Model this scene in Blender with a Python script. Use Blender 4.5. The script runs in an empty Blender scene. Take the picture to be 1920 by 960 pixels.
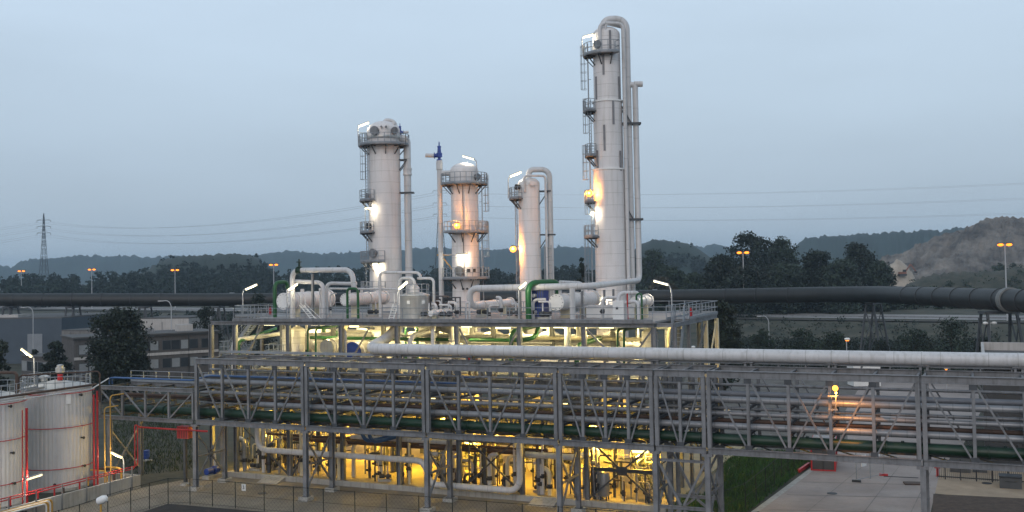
import bpy, math, random
HAZE = .00017
import numpy as np
from mathutils import Vector, Matrix
S = bpy.context.scene
COL = S.collection
# ------------------------------------------------------------------ camera
F, ROLL, YAW, EYE, HOR, CY = 1920.0, math.radians(1.05), math.radians(24.2), 19.35, 60.0, 445.0
_p = math.atan(HOR / F)
_f0 = np.array([-math.sin(YAW), math.cos(YAW), 0]); _r0 = np.array([math.cos(YAW), math.sin(YAW), 0]); _u0 = np.array([0, 0, 1.])
FW = _f0 * math.cos(_p) + _u0 * math.sin(_p)
_up = _u0 * math.cos(_p) - _f0 * math.sin(_p)
RT = _r0 * math.cos(ROLL) - _up * math.sin(ROLL)
UP = _up * math.cos(ROLL) + _r0 * math.sin(ROLL)
CAM = np.array([0, 0, EYE])
cd = bpy.data.cameras.new('camera'); cam = bpy.data.objects.new('camera', cd); COL.objects.link(cam)
cd.sensor_width = 36; cd.lens = 36 * F / 1920; cd.clip_start = 1; cd.clip_end = 20000
cd.shift_y = -(480 - CY) / 1920
cam.matrix_world = Matrix(((RT[0], UP[0], -FW[0], 0), (RT[1], UP[1], -FW[1], 0), (RT[2], UP[2], -FW[2], EYE), (0, 0, 0, 1)))
S.camera = cam
# ------------------------------------------------------------------ sky and sun
W = bpy.data.worlds.new('World'); S.world = W; W.use_nodes = True
nt = W.node_tree; nt.nodes.clear()
wo = nt.nodes.new('ShaderNodeOutputWorld'); bg = nt.nodes.new('ShaderNodeBackground')
sky = nt.nodes.new('ShaderNodeTexSky'); sky.sky_type = 'NISHITA'; sky.sun_disc = False
SUN_EL, SUN_AZ = math.radians(6), math.radians(172)
sky.sun_elevation = SUN_EL; sky.sun_rotation = SUN_AZ; sky.air_density = 1.5; sky.dust_density = 3
tc = nt.nodes.new('ShaderNodeTexCoord'); sp = nt.nodes.new('ShaderNodeSeparateXYZ')
nt.links.new(tc.outputs['Generated'], sp.inputs[0])
cr = nt.nodes.new('ShaderNodeValToRGB'); nt.links.new(sp.outputs['Z'], cr.inputs[0])
SKY = [(0.0, (.41, .50, .58)), (.03, (.42, .53, .635)), (.10, (.455, .575, .71)), (.27, (.565, .70, .86)), (1.0, (.42, .52, .64))]
el = cr.color_ramp.elements
while len(el) < len(SKY): el.new(.5)
for e, (p_, c_) in zip(el, SKY): e.position = p_; e.color = (*c_, 1)
# thin uneven cloud veil
mp = nt.nodes.new('ShaderNodeMapping'); mp.inputs['Scale'].default_value = (1.5, 1.5, 7); nt.links.new(tc.outputs['Generated'], mp.inputs[0])
nz = nt.nodes.new('ShaderNodeTexNoise'); nz.inputs['Scale'].default_value = 1.6; nz.inputs['Detail'].default_value = 4; nt.links.new(mp.outputs[0], nz.inputs['Vector'])
mr = nt.nodes.new('ShaderNodeMapRange'); mr.inputs['From Min'].default_value = .3; mr.inputs['From Max'].default_value = .7
mr.inputs['To Min'].default_value = .95; mr.inputs['To Max'].default_value = 1.05; nt.links.new(nz.outputs['Fac'], mr.inputs['Value'])
mx = nt.nodes.new('ShaderNodeMix'); mx.data_type = 'RGBA'; mx.blend_type = 'MULTIPLY'; mx.inputs['Factor'].default_value = 1
nt.links.new(cr.outputs[0], mx.inputs['A']); nt.links.new(mr.outputs[0], mx.inputs['B'])
sm = nt.nodes.new('ShaderNodeVectorMath'); sm.operation = 'MULTIPLY_ADD'
sm.inputs[1].default_value = (.015, .015, .015)
nt.links.new(sky.outputs[0], sm.inputs[0]); nt.links.new(mx.outputs['Result'], sm.inputs[2])
nt.links.new(sm.outputs[0], bg.inputs['Color']); bg.inputs['Strength'].default_value = 1.0
nt.links.new(bg.outputs[0], wo.inputs[0])
sl = bpy.data.lights.new('sun', 'SUN'); so = bpy.data.objects.new('sun', sl); COL.objects.link(so)
sl.energy = .9; sl.angle = math.radians(40); sl.color = (1, .88, .82)
_sd = Vector((math.sin(SUN_AZ) * math.cos(math.radians(27)), math.cos(SUN_AZ) * math.cos(math.radians(27)), math.sin(math.radians(27))))
so.rotation_euler = _sd.to_track_quat('Z', 'Y').to_euler()
S.view_settings.view_transform = 'Standard'; S.view_settings.look = 'None'; S.view_settings.gamma = 1; S.view_settings.exposure = 0
S.cycles.use_denoising = True; S.cycles.max_bounces = 6; S.cycles.diffuse_bounces = 3; S.cycles.glossy_bounces = 3
S.cycles.volume_bounces = 0; S.cycles.sample_clamp_indirect = 4; S.cycles.use_light_tree = True
# ------------------------------------------------------------------ where a ray of the photograph meets a real plane
def ray(px, py): return RT * ((px - 960) / F) + UP * ((CY - py) / F) + FW
def _on(px, py, ax, v):
    d = ray(px, py); return CAM + d * ((v - CAM[ax]) / d[ax])
def Qx(px, py, x): return _on(px, py, 0, x)
def Qy(px, py, y): return _on(px, py, 1, y)
def Qz(px, py, z): return _on(px, py, 2, z)
def QD(px, py, D): return CAM + ray(px, py) * D
def XY(px, D): q = QD(px, 500, D); return q[0], q[1]
def depth(P): return float((np.array(P) - CAM) @ FW)
# ------------------------------------------------------------------ meshes
def unit(v):
    v = np.array(v, float); n = np.linalg.norm(v); return v / n if n > 1e-9 else np.array([0, 0, 1.])
class MB:
    def __init__(s): s.v = []; s.f = []; s.a = []; s.s = []
    def add(s, V, Fc, smooth=False, along=None):
        b = len(s.v); s.v += [tuple(map(float, p)) for p in V]; s.f += [[i + b for i in f] for f in Fc]
        s.s += [smooth] * len(Fc); s.a += list(along) if along is not None else [.5] * len(V); return s
    def box(s, c, size, X=(1, 0, 0), Y=(0, 1, 0), Z=(0, 0, 1)):
        c = np.array(c, float); X, Y, Z = unit(X) * size[0] / 2, unit(Y) * size[1] / 2, unit(Z) * size[2] / 2
        V = [c + i * X + j * Y + k * Z for i in (-1, 1) for j in (-1, 1) for k in (-1, 1)]
        return s.add(V, [(0, 1, 3, 2), (4, 6, 7, 5), (0, 4, 5, 1), (2, 3, 7, 6), (0, 2, 6, 4), (1, 5, 7, 3)])
    def bar(s, p, q, w, h, up=(0, 0, 1)):
        p, q = np.array(p, float), np.array(q, float); d = unit(q - p); up = np.array(up, float)
        if abs(d @ up) > .95: up = np.array([0, 1., 0])
        x = unit(np.cross(d, up)); u = np.cross(x, d)
        return s.box((p + q) / 2, (np.linalg.norm(q - p), w, h), d, x, u)
    def ibeam(s, p, q, w, h, up=(0, 0, 1), t=.04):
        p, q = np.array(p, float), np.array(q, float); d = unit(q - p); up = np.array(up, float)
        if abs(d @ up) > .95: up = np.array([0, 1., 0])
        x = unit(np.cross(d, up)); u = np.cross(x, d); o = u * (h / 2 - t / 2)
        s.bar(p + o, q + o, w, t, u); s.bar(p - o, q - o, w, t, u); s.bar(p, q, t, h - 2 * t, u); return s
    def tube(s, pts, r, n=10, bend=None, cap=True, closed=False):
        P = [np.array(p, float) for p in pts]; path = []
        if bend is None: bend = r * 3
        if closed or len(P) < 3 or bend <= 0: path = P
        else:
            path = [P[0]]
            for a, b, c in zip(P, P[1:], P[2:]):
                u, w = unit(a - b), unit(c - b); L = min(bend, np.linalg.norm(a - b) * .49, np.linalg.norm(c - b) * .49)
                k = 6
                if u @ w < -.985: path.append(b); continue
                A, B = b + u * L, b + w * L
                for i in range(k + 1):
                    t = i / k; path.append((1 - t) ** 2 * A + 2 * t * (1 - t) * (b + (A + B - 2 * b) * .09) + t * t * B)
            path.append(P[-1])
        m = len(path); V = []; al = []; dist = 0
        d0 = unit(path[1] - path[0]); x = np.cross(d0, (0, 0, 1.) if abs(d0[2]) < .9 else (0, 1., 0)); x = unit(x)
        for i in range(m):
            if closed: d = unit(path[(i + 1) % m] - path[i - 1])
            else: d = unit(path[min(i + 1, m - 1)] - path[max(i - 1, 0)])
            x = unit(x - d * (x @ d)); y = np.cross(d, x)
            if i: dist += np.linalg.norm(path[i] - path[i - 1])
            for k in range(n):
                t = 2 * math.pi * k / n; V.append(path[i] + r * (math.cos(t) * x + math.sin(t) * y)); al.append(dist)
        Fc = []
        for i in range(m if closed else m - 1):
            j = (i + 1) % m
            for k in range(n): Fc.append((i * n + k, i * n + (k + 1) % n, j * n + (k + 1) % n, j * n + k))
        s.add(V, Fc, True, al)
        if cap and not closed:
            s.add([V[k] for k in range(n)], [tuple(range(n))[::-1]]); s.add(V[-n:], [tuple(range(n))])
        return s
    def rev(s, o, d, prof, n=24, smooth=True):       # profile of (distance along d, radius)
        o = np.array(o, float); d = unit(d); x = unit(np.cross(d, (0, 0, 1.) if abs(d[2]) < .9 else (0, 1., 0))); y = np.cross(d, x)
        V = []; al = []
        for h, r in prof:
            for k in range(n):
                t = 2 * math.pi * k / n; V.append(o + d * h + max(r, .001) * (math.cos(t) * x + math.sin(t) * y)); al.append(h)
        Fc = []; W_ = []; wa = []; last = None; ang = None            # rings are doubled at sharp corners so that the shading breaks there
        for i in range(len(prof) - 1):
            a_ = math.atan2(prof[i + 1][1] - prof[i][1], prof[i + 1][0] - prof[i][0])
            if math.hypot(prof[i + 1][1] - prof[i][1], prof[i + 1][0] - prof[i][0]) < 1e-6: continue
            if last is None or abs((a_ - ang + math.pi) % (2 * math.pi) - math.pi) > .6: last = len(W_); W_ += V[i * n:i * n + n]; wa += al[i * n:i * n + n]
            nx = len(W_); W_ += V[(i + 1) * n:(i + 2) * n]; wa += al[(i + 1) * n:(i + 2) * n]
            Fc += [(last + k, last + (k + 1) % n, nx + (k + 1) % n, nx + k) for k in range(n)]; last = nx; ang = a_
        s.add(W_, Fc, smooth, wa)
        s.add(V[:n], [tuple(range(n))[::-1]]); s.add(V[-n:], [tuple(range(n))]); return s
    def cyl(s, p, q, r, n=16):
        p, q = np.array(p, float), np.array(q, float); return s.rev(p, q - p, [(0, r), (np.linalg.norm(q - p), r)], n)
    def sector(s, c, r0, r1, a0, a1, z0, z1, n=20):
        V = []
        for i in range(n + 1):
            t = math.radians(a0 + (a1 - a0) * i / n); cx, sx = math.cos(t), math.sin(t)
            V += [(c[0] + r * cx, c[1] + r * sx, z) for r, z in ((r0, z0), (r1, z0), (r1, z1), (r0, z1))]
        Fc = []
        for i in range(n):
            for k in range(4): Fc.append((i * 4 + k, i * 4 + (k + 1) % 4, i * 4 + 4 + (k + 1) % 4, i * 4 + 4 + k))
        Fc += [(0, 3, 2, 1), (n * 4, n * 4 + 1, n * 4 + 2, n * 4 + 3)]
        return s.add(V, Fc)
    def prism(s, poly, z0, z1):
        n = len(poly); V = [(p[0], p[1], z0) for p in poly] + [(p[0], p[1], z1) for p in poly]
        return s.add(V, [tuple(range(n))[::-1], tuple(range(n, 2 * n))] + [(i, (i + 1) % n, n + (i + 1) % n, n + i) for i in range(n)])
    def sphere(s, c, r, n=12, sq=1.0):
        return s.rev((c[0], c[1], c[2]), (0, 0, 1), [(-r * sq * math.cos(math.pi * i / 8), r * math.sin(math.pi * i / 8)) for i in range(9)], n)
    def rail(s, pts, h=1.1, step=1.5, r=.03, mids=(.55,), kick=True):
        P = [np.array(p, float) for p in pts]
        for a, b in zip(P, P[1:]):
            L = np.linalg.norm(b - a); k = max(1, round(L / step))
            for i in range(k + 1):
                q = a + (b - a) * i / k; s.bar(q, q + (0, 0, h), r * 1.6, r * 1.6)
            for hh in (h, *mids): s.tube([a + (0, 0, hh), b + (0, 0, hh)], r, 6, cap=False)
            if kick: s.bar(a + (0, 0, .08), b + (0, 0, .08), .015, .15)
        return s
    def build(s, name, mat, parent=None, origin=None, local=False):
        V = np.array(s.v, float)
        if local: base = np.zeros(3)
        elif parent is not None: base = np.array(parent.get('_o', (0, 0, 0)), float)
        else: base = np.array(origin if origin is not None else ((V[:, 0].min() + V[:, 0].max()) / 2, (V[:, 1].min() + V[:, 1].max()) / 2, V[:, 2].min()), float)
        me = bpy.data.meshes.new(name); me.from_pydata((V - base).tolist(), [], s.f)
        me.polygons.foreach_set('use_smooth', s.s)
        at = me.attributes.new('along', 'FLOAT', 'POINT'); at.data.foreach_set('value', np.array(s.a, np.float32))
        me.materials.append(mat); me.update()
        o = bpy.data.objects.new(name, me); COL.objects.link(o)
        if parent is not None: o.parent = parent; o['_o'] = tuple(base)
        else: o.location = base; o['_o'] = tuple(base)
        return o
def tag(o, label, cat, group=None, kind=None):
    if label: o['label'] = label
    if cat: o['category'] = cat
    if group: o['group'] = group
    if kind: o['kind'] = kind
    return o
def thing(name, label, cat, loc, group=None):
    o = bpy.data.objects.new(name, None); COL.objects.link(o); o.location = [float(c) for c in loc]; o.empty_display_size = .1
    o['_o'] = tuple(float(c) for c in loc); return tag(o, label, cat, group)
def solo(name, label, cat, mb, mat, group=None): return tag(mb.build(name, mat), label, cat, group)
def dup(o, loc, rz=0, label=None, scale=1, group=None):
    c = o.copy(); COL.objects.link(c); c.location = [float(v) for v in loc]; c.rotation_euler = (0, 0, rz)
    c.scale = (scale, scale, scale) if not hasattr(scale, '__len__') else scale
    if label: c['label'] = label
    if group: c['group'] = group
    def sub(a, b):
        for ch in list(a.children):
            d = ch.copy(); COL.objects.link(d); d.parent = b; sub(ch, d)
    sub(o, c); return c
def quads(name, V, mat, parent=None):              # V: N x 4 x 3 leaf faces
    V = np.asarray(V, np.float32); n = len(V); me = bpy.data.meshes.new(name)
    me.vertices.add(n * 4); me.vertices.foreach_set('co', V.reshape(-1))
    me.loops.add(n * 4); me.loops.foreach_set('vertex_index', np.arange(n * 4, dtype=np.int32))
    me.polygons.add(n); me.polygons.foreach_set('loop_start', np.arange(0, n * 4, 4, dtype=np.int32))
    try: me.polygons.foreach_set('loop_total', np.full(n, 4, np.int32))
    except Exception: pass
    me.materials.append(mat); me.update(calc_edges=True); me.validate()
    o = bpy.data.objects.new(name, me); COL.objects.link(o)
    if parent is not None: o.parent = parent
    return o
# ------------------------------------------------------------------ materials
def M(name, col, rough=.6, metal=0., var=.2, scale=1.5, seam=0, seamw=.04, streak=0., bump=0., bscale=8, col2=None, island=0., rust=0.):
    m = bpy.data.materials.new(name); m.use_nodes = True; t = m.node_tree; b = t.nodes['Principled BSDF']
    b.inputs['Roughness'].default_value = rough; b.inputs['Metallic'].default_value = metal
    tc = t.nodes.new('ShaderNodeTexCoord'); n1 = t.nodes.new('ShaderNodeTexNoise'); n1.inputs['Scale'].default_value = scale
    n1.inputs['Detail'].default_value = 6; n1.inputs['Roughness'].default_value = .65; t.links.new(tc.outputs['Object'], n1.inputs['Vector'])
    r = t.nodes.new('ShaderNodeValToRGB'); r.color_ramp.elements[0].position = .3; r.color_ramp.elements[1].position = .7
    c2 = col2 or tuple(c * (1 + var) for c in col); c1 = col if col2 else tuple(c * (1 - var) for c in col)
    r.color_ramp.elements[0].color = (*c1, 1); r.color_ramp.elements[1].color = (*c2, 1)
    t.links.new(n1.outputs['Fac'], r.inputs[0]); out = r.outputs[0]
    def mul(src, fac_socket, dark):
        mm = t.nodes.new('ShaderNodeMix'); mm.data_type = 'RGBA'; mm.blend_type = 'MULTIPLY'
        t.links.new(fac_socket, mm.inputs['Factor']); t.links.new(src, mm.inputs['A']); mm.inputs['B'].default_value = (dark, dark, dark * .97, 1); return mm.outputs['Result']
    if streak:
        mp = t.nodes.new('ShaderNodeMapping'); mp.inputs['Scale'].default_value = (2.2, 2.2, .16); t.links.new(tc.outputs['Object'], mp.inputs[0])
        n2 = t.nodes.new('ShaderNodeTexNoise'); n2.inputs['Scale'].default_value = 1.6; n2.inputs['Detail'].default_value = 4; t.links.new(mp.outputs[0], n2.inputs['Vector'])
        q = t.nodes.new('ShaderNodeMapRange'); q.inputs['From Min'].default_value = .48; q.inputs['From Max'].default_value = .72; t.links.new(n2.outputs['Fac'], q.inputs['Value'])
        out = mul(out, q.outputs[0], 1 - streak)
    if seam:
        a = t.nodes.new('ShaderNodeAttribute'); a.attribute_name = 'along'
        d = t.nodes.new('ShaderNodeMath'); d.operation = 'DIVIDE'; d.inputs[1].default_value = seam; t.links.new(a.outputs['Fac'], d.inputs[0])
        fr = t.nodes.new('ShaderNodeMath'); fr.operation = 'FRACT'; t.links.new(d.outputs[0], fr.inputs[0])
        lt = t.nodes.new('ShaderNodeMath'); lt.operation = 'LESS_THAN'; lt.inputs[1].default_value = seamw; t.links.new(fr.outputs[0], lt.inputs[0])
        out = mul(out, lt.outputs[0], .72)
    if rust:
        n4 = t.nodes.new('ShaderNodeTexNoise'); n4.inputs['Scale'].default_value = 2.3; n4.inputs['Detail'].default_value = 8; n4.inputs['Roughness'].default_value = .75; t.links.new(tc.outputs['Object'], n4.inputs['Vector'])
        q = t.nodes.new('ShaderNodeMapRange'); q.inputs['From Min'].default_value = .60; q.inputs['From Max'].default_value = .74; q.inputs['To Max'].default_value = rust; t.links.new(n4.outputs['Fac'], q.inputs['Value'])
        mm = t.nodes.new('ShaderNodeMix'); mm.data_type = 'RGBA'; t.links.new(q.outputs[0], mm.inputs['Factor']); t.links.new(out, mm.inputs['A']); mm.inputs['B'].default_value = (.09, .048, .026, 1); out = mm.outputs['Result']
    if island:
        g = t.nodes.new('ShaderNodeNewGeometry'); q = t.nodes.new('ShaderNodeMapRange'); q.inputs['To Min'].default_value = 1 - island; q.inputs['To Max'].default_value = 1 + island
        t.links.new(g.outputs['Random Per Island'], q.inputs['Value'])
        v = t.nodes.new('ShaderNodeVectorMath'); v.operation = 'SCALE'; t.links.new(out, v.inputs[0]); t.links.new(q.outputs[0], v.inputs['Scale']); out = v.outputs[0]
    t.links.new(out, b.inputs['Base Color'])
    if bump:
        n3 = t.nodes.new('ShaderNodeTexNoise'); n3.inputs['Scale'].default_value = bscale; n3.inputs['Detail'].default_value = 5; t.links.new(tc.outputs['Object'], n3.inputs['Vector'])
        bp = t.nodes.new('ShaderNodeBump'); bp.inputs['Strength'].default_value = bump; bp.inputs['Distance'].default_value = .1
        t.links.new(n3.outputs['Fac'], bp.inputs['Height']); t.links.new(bp.outputs[0], b.inputs['Normal'])
    return m
def EM(name, col, strength):
    m = bpy.data.materials.new(name); m.use_nodes = True; b = m.node_tree.nodes['Principled BSDF']
    b.inputs['Base Color'].default_value = (*col, 1); b.inputs['Emission Color'].default_value = (*col, 1); b.inputs['Emission Strength'].default_value = strength; return m
steel = M('galvanised_steel', (.19, .196, .206), .5, .15, .28, .9, streak=.35, rust=.6)
steel_dark = M('weathered_steel', (.065, .072, .08), .6, .3, .25, 1.3)
rail_m = M('galvanised_rail', (.26, .285, .31), .5, .3, .15, 2)
clad = M('white_cladding', (.67, .645, .635), .45, .0, .06, .4, seam=1.2, seamw=.035, streak=.14, rust=.12)
clad_p = M('white_pipe_cladding', (.55, .545, .545), .42, .0, .08, .7, seam=3.0, seamw=.02, streak=.2, rust=.15)
alu = M('aluminium_cladding', (.25, .26, .275), .42, .3, .15, .8, seam=1.0, seamw=.06)
silver = M('tank_aluminium', (.52, .52, .50), .34, .55, .1, 1.2, seam=.9, seamw=.03, streak=.25)
white = M('white_paint', (.72, .72, .70), .45, 0, .06, 2)
cream = M('cream_paint', (.62, .56, .40), .5, 0, .1, 1.5, streak=.15)
green = M('green_paint', (.011, .088, .022), .38, 0, .2, 1.5)
green_d = M('dark_green_paint', (.004, .028, .011), .45, 0, .35, .8)
blue = M('blue_paint', (.015, .05, .26), .4, 0, .2, 1.5)
sky_blue = M('blue_hose', (.03, .09, .23), .45, 0, .2, 1.5)
red = M('red_paint', (.42, .018, .02), .42, 0, .2, 1.2)
yellow = M('yellow_pipe_paint', (.50, .28, .05), .5, 0, .2, 1.2)
brown = M('rusty_brown', (.07, .042, .03), .7, .1, .3, 1.2)
dark = M('dark_machinery', (.035, .037, .04), .55, .2, .3, 3)
concrete = M('concrete', (.13, .112, .085), .9, 0, 0, .28, col2=(.26, .228, .175), bump=.2)
conc_grey = M('grey_concrete', (.36, .35, .32), .85, 0, .18, .6, streak=.3, bump=.15)
asphalt = M('worn_asphalt', (.24, .20, .18), .85, 0, 0, .22, col2=(.37, .318, .29), streak=.12, bump=.15, bscale=3)
road_m = M('road_asphalt', (.22, .21, .20), .85, 0, .15, .1)
soil = M('dark_soil', (.030, .027, .024), .95, 0, .45, 1.2, bump=.8, bscale=5)
plough = M('raked_soil', (.075, .052, .038), .95, 0, .4, 1.5, bump=.9, bscale=4)
sand = M('sandy_ground', (.34, .26, .18), .9, 0, .2, .5, bump=.2)
ground_m = M('rough_ground', (.010, .018, .008), .95, 0, 0, .16, col2=(.075, .066, .042), bump=.8, bscale=1.5)
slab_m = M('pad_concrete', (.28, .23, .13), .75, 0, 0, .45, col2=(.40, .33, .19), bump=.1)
leaf_d = M('dark_leaves', (.010, .019, .010), .7, 0, .5, .35, island=.55)
leaf_m = M('mid_leaves', (.020, .036, .016), .7, 0, .5, .35, island=.55)
leaf_o = M('willow_leaves', (.024, .040, .026), .7, 0, .5, .35, island=.5)
leaf_b = M('brownish_leaves', (.040, .036, .020), .7, 0, .3, .3, island=.4)
leaf_f = M('far_leaves', (.013, .026, .018), .8, 0, .35, .02, island=.35)
grass_m = M('green_grass', (.030, .085, .014), .8, 0, .3, .4, island=.4)
bark = M('bark', (.05, .042, .033), .9, 0, .3, 4)
hill_far_m = M('far_wood', (.018, .036, .030), .9, 0, .3, .02)
spoil_m = M('spoil_rubble', (.030, .031, .033), .95, 0, 0, .07, col2=(.25, .225, .195), bump=1.0, bscale=.25)
pale_m = M('pale_rubble', (.36, .31, .25), .9, 0, .25, .2)
duct_m = M('black_duct', (.014, .016, .016), .55, .0, .3, .4, seam=4.0, seamw=.06)
# ------------------------------------------------------------------ ground
HA = np.array(XY(320, 473)); HB = np.array(XY(1650, 292)); HU = (HB - HA) / np.linalg.norm(HB - HA); HN = np.array([-HU[1], HU[0]])
if HN @ HA < 0: HN = -HN
HD = HN @ HA
def sstep(t): t = min(1, max(0, t)); return t * t * (3 - 2 * t)
def gz(x, y):
    s = HN @ np.array([x, y]) - HD; return 4.0 * sstep((s + 62) / 48)
rads = list(np.arange(6, 200, 10)) + list(np.arange(200, 560, 6)) + list(np.geomspace(570, 9000, 30)); NA = 180
g = MB(); V = [(0, 0, 0)]; Fc = []
for r_ in rads:
    for k in range(NA):
        t = 2 * math.pi * k / NA; x, y = r_ * math.cos(t), r_ * math.sin(t); V.append((x, y, gz(x, y)))
for k in range(NA): Fc.append((0, 1 + k, 1 + (k + 1) % NA))
for i in range(len(rads) - 1):
    for k in range(NA):
        a, b = 1 + i * NA + k, 1 + i * NA + (k + 1) % NA; Fc.append((a, a + NA, b + NA, b))
g.add(V, Fc, True); tag(g.build('ground', ground_m, origin=(0, 0, 0)), None, None, kind='structure')
def sheet(name, px, mat, z):
    pts = [Qz(a, b, z) for a, b in px]; mb = MB(); mb.add(pts, [tuple(range(len(pts)))]); 
    o = mb.build(name, mat, origin=(0, 0, 0)); 
    if o.data.polygons[0].normal.z < 0: o.data.flip_normals()
    return tag(o, None, None, kind='structure')
def strip(name, s0, s1, z, mat, l0=-900, l1=700):
    o = HN * HD
    P = []
    for l, s in ((l0, s0), (l1, s0), (l1, s1), (l0, s1)):
        q = o + HU * l + HN * s; P.append((q[0], q[1], z))
    return P
mb = MB(); mb.add(strip('', -12.5, 12, 4.05, None), [(0, 1, 2, 3)]); tag(mb.build('highway', road_m, origin=(0, 0, 0)), None, None, kind='structure')
mk = MB()
for s in (-11.8, -.2, 11.2): mk.add(strip('', s, s + .25, 4.07, None), [(0, 1, 2, 3)])
tag(mk.build('highway_marking', white, origin=(0, 0, 0)), None, None, kind='structure')
sheet('yard_pavement', [(1270, 1080), (1425, 958), (1533, 876), (1590, 830), (1585, 770), (1620, 712), (1830, 712), (1840, 770), (1800, 845), (1765, 873), (1745, 960), (1765, 1080)], asphalt, .008)
gravel = M('grey_gravel', (.075, .068, .058), .95, 0, 0, .5, col2=(.17, .155, .135), bump=.6, bscale=6)
sheet('gravel_yard', [(1290, 700), (1610, 700), (1600, 835), (1500, 860), (1340, 838), (1240, 800)], gravel, .004)
sheet('kerb_strip', [(1405, 962), (1524, 874), (1533, 876), (1425, 958)], conc_grey, .016)
patch = M('asphalt_patch', (.21, .182, .163), .9, 0, .25, .9, bump=.2)
for a_, b_ in (((1700, 975), (1752, 868)), ((1600, 985), (1690, 868)), ((1480, 985), (1625, 868))): sheet('road_joint', [a_, (a_[0] + 2.2, a_[1]), (b_[0] + 1.2, b_[1]), b_], patch, .018)
for y_ in (955, 927, 903): sheet('road_joint', [(1440 + (955 - y_) * 1.25, y_), (1745, y_ + 6), (1745, y_ + 7), (1440 + (955 - y_) * 1.25, y_ + 1)], patch, .018)
def cover(lb, px, py): q = Qz(px, py, .02); m = MB().rev(q - (0, 0, .01), (0, 0, 1), [(0, .42), (.025, .42), (.025, .36), (.03, .36)], 20); tag(m.build('manhole_cover', dark), lb, 'manhole cover')
cover('round dark manhole cover on the sandy path before the palisade fence', 1850, 906); cover('round dark manhole cover on the road below the rack', 1560, 925); cover('round dark manhole cover on the concrete in front of the left ramp', 492, 925)
sheet('sandy_path', [(1766, 868), (1990, 880), (1990, 950), (1752, 925)], sand, .004)
sheet('raked_soil', [(1750, 926), (1990, 938), (2020, 1080), (1742, 1080)], plough, .02)
sheet('dark_soil', [(262, 960), (318, 937), (560, 957), (900, 985), (1250, 1015), (1250, 1500), (-200, 1500), (-60, 1060)], soil, .004)
apr = [(-69.9, 55), (-62.2, 57), (-62.9, 67.7), (-21.5, 69.5), (-21.3, 79), (-21.3, 112), (-66.5, 112), (-67.5, 80), (-69.9, 72)]
mb = MB(); mb.add([(x, y, .012) for x, y in apr] , [tuple(range(len(apr)))]); tag(mb.build('concrete_apron', concrete, origin=(0, 0, 0)), None, None, kind='structure')
PADX0, PADX1, PADY0, PADY1 = -66.2, -22.6, 79.0, 111
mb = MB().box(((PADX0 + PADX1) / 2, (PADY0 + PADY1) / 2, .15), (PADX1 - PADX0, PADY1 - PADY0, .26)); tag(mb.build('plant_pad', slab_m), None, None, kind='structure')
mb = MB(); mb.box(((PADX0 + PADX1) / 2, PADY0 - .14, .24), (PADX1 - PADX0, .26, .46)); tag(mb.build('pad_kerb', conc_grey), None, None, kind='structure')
for k, q in enumerate((Qz(505, 899, .3), Qz(1020, 939, .3))):
    mb = MB(); mb.add([(q[0] - 1.1, 79.0, .475), (q[0] + 1.1, 79.0, .475), (q[0] + 1.1, 77.3, .03), (q[0] - 1.1, 77.3, .03), (q[0] - 1.1, 79.0, .02), (q[0] + 1.1, 79.0, .02)], [(0, 3, 2, 1), (0, 4, 3), (1, 2, 5), (3, 4, 5, 2)])
    tag(mb.build('access_ramp', conc_grey), ('small concrete ramp up to the lit pad beside the dark pump group', 'small concrete ramp up to the lit pad by the middle rack trestle')[k], 'ramp')
mb = MB(); mb.add(strip('', -22, -18.6, 4.0, None), [(0, 1, 2, 3)]); tag(mb.build('railway_path', M('ballast', (.05, .045, .04), .95, 0, .3, .8), origin=(0, 0, 0)), None, None, kind='structure')
o_ = HN * HD; P_ = [np.array([*(o_ + HU * l - HN * 13.2), 4.65]) for l in (-420, 420)]
t = thing('guard_rail', 'long grey guard rail along the near edge of the highway', 'guard rail', P_[0]); MB().bar(P_[0], P_[1], .06, .32).build('beam', steel, t)
for k in range(90): q = P_[0] + (P_[1] - P_[0]) * (k + .5) / 90; MB().box(q - (0, 0, .45), (.12, .12, .9)).build('post', steel, t)
earth = M('bare_earth', (.065, .055, .042), .95, 0, 0, .25, col2=(.15, .13, .105), bump=.5, bscale=3)
sheet('bare_earth_path', [(1330, 652), (1400, 641), (1520, 646), (1640, 655), (1650, 668), (1560, 676), (1330, 684)], earth, .012)
# ------------------------------------------------------------------ hills
def hill(name, prof, D, dz, mat, jag=1.0, step=6, seed=1, rough=0.0, kind='structure', rows=14):
    rg = np.random.default_rng(seed); X = np.arange(prof[0][0], prof[-1][0] + 1, step); Yp = np.interp(X, [p[0] for p in prof], [p[1] for p in prof])
    m = MB(); V = []; n = len(X); w = rg.normal(0, jag, n) * .7 + np.interp(np.arange(n), np.arange(0, n + 9, 5), rg.normal(0, jag * 1.5, len(np.arange(0, n + 9, 5))))
    for j in range(rows + 1):
        t = -1 + 2 * j / rows
        for i in range(n):
            top = QD(X[i], Yp[i] + w[i], D); xy = QD(X[i], 500, D * (1 + t * dz))
            h = 2 + (top[2] - 2) * (math.cos(t * math.pi / 2) ** 1.3) + rough * rg.normal() * (1 - t * t)
            V.append((xy[0], xy[1], h))
    m.add(V, [(j * n + i, j * n + i + 1, (j + 1) * n + i + 1, (j + 1) * n + i) for j in range(rows) for i in range(n - 1)], True)
    return tag(m.build(name, mat, origin=(0, 0, 0)), None, None, kind=kind)
hill('far_hills', [(-300, 500), (20, 498), (40, 488), (90, 482), (180, 478), (300, 481), (480, 478), (520, 472), (620, 476), (700, 471), (760, 468), (830, 464), (920, 468), (1000, 466), (1060, 461), (1150, 466), (1250, 472), (1300, 462), (1340, 457), (1400, 470), (1500, 474), (1600, 480)], 2600, .12, hill_far_m, 1.1, 4, 3, rough=2)
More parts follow.
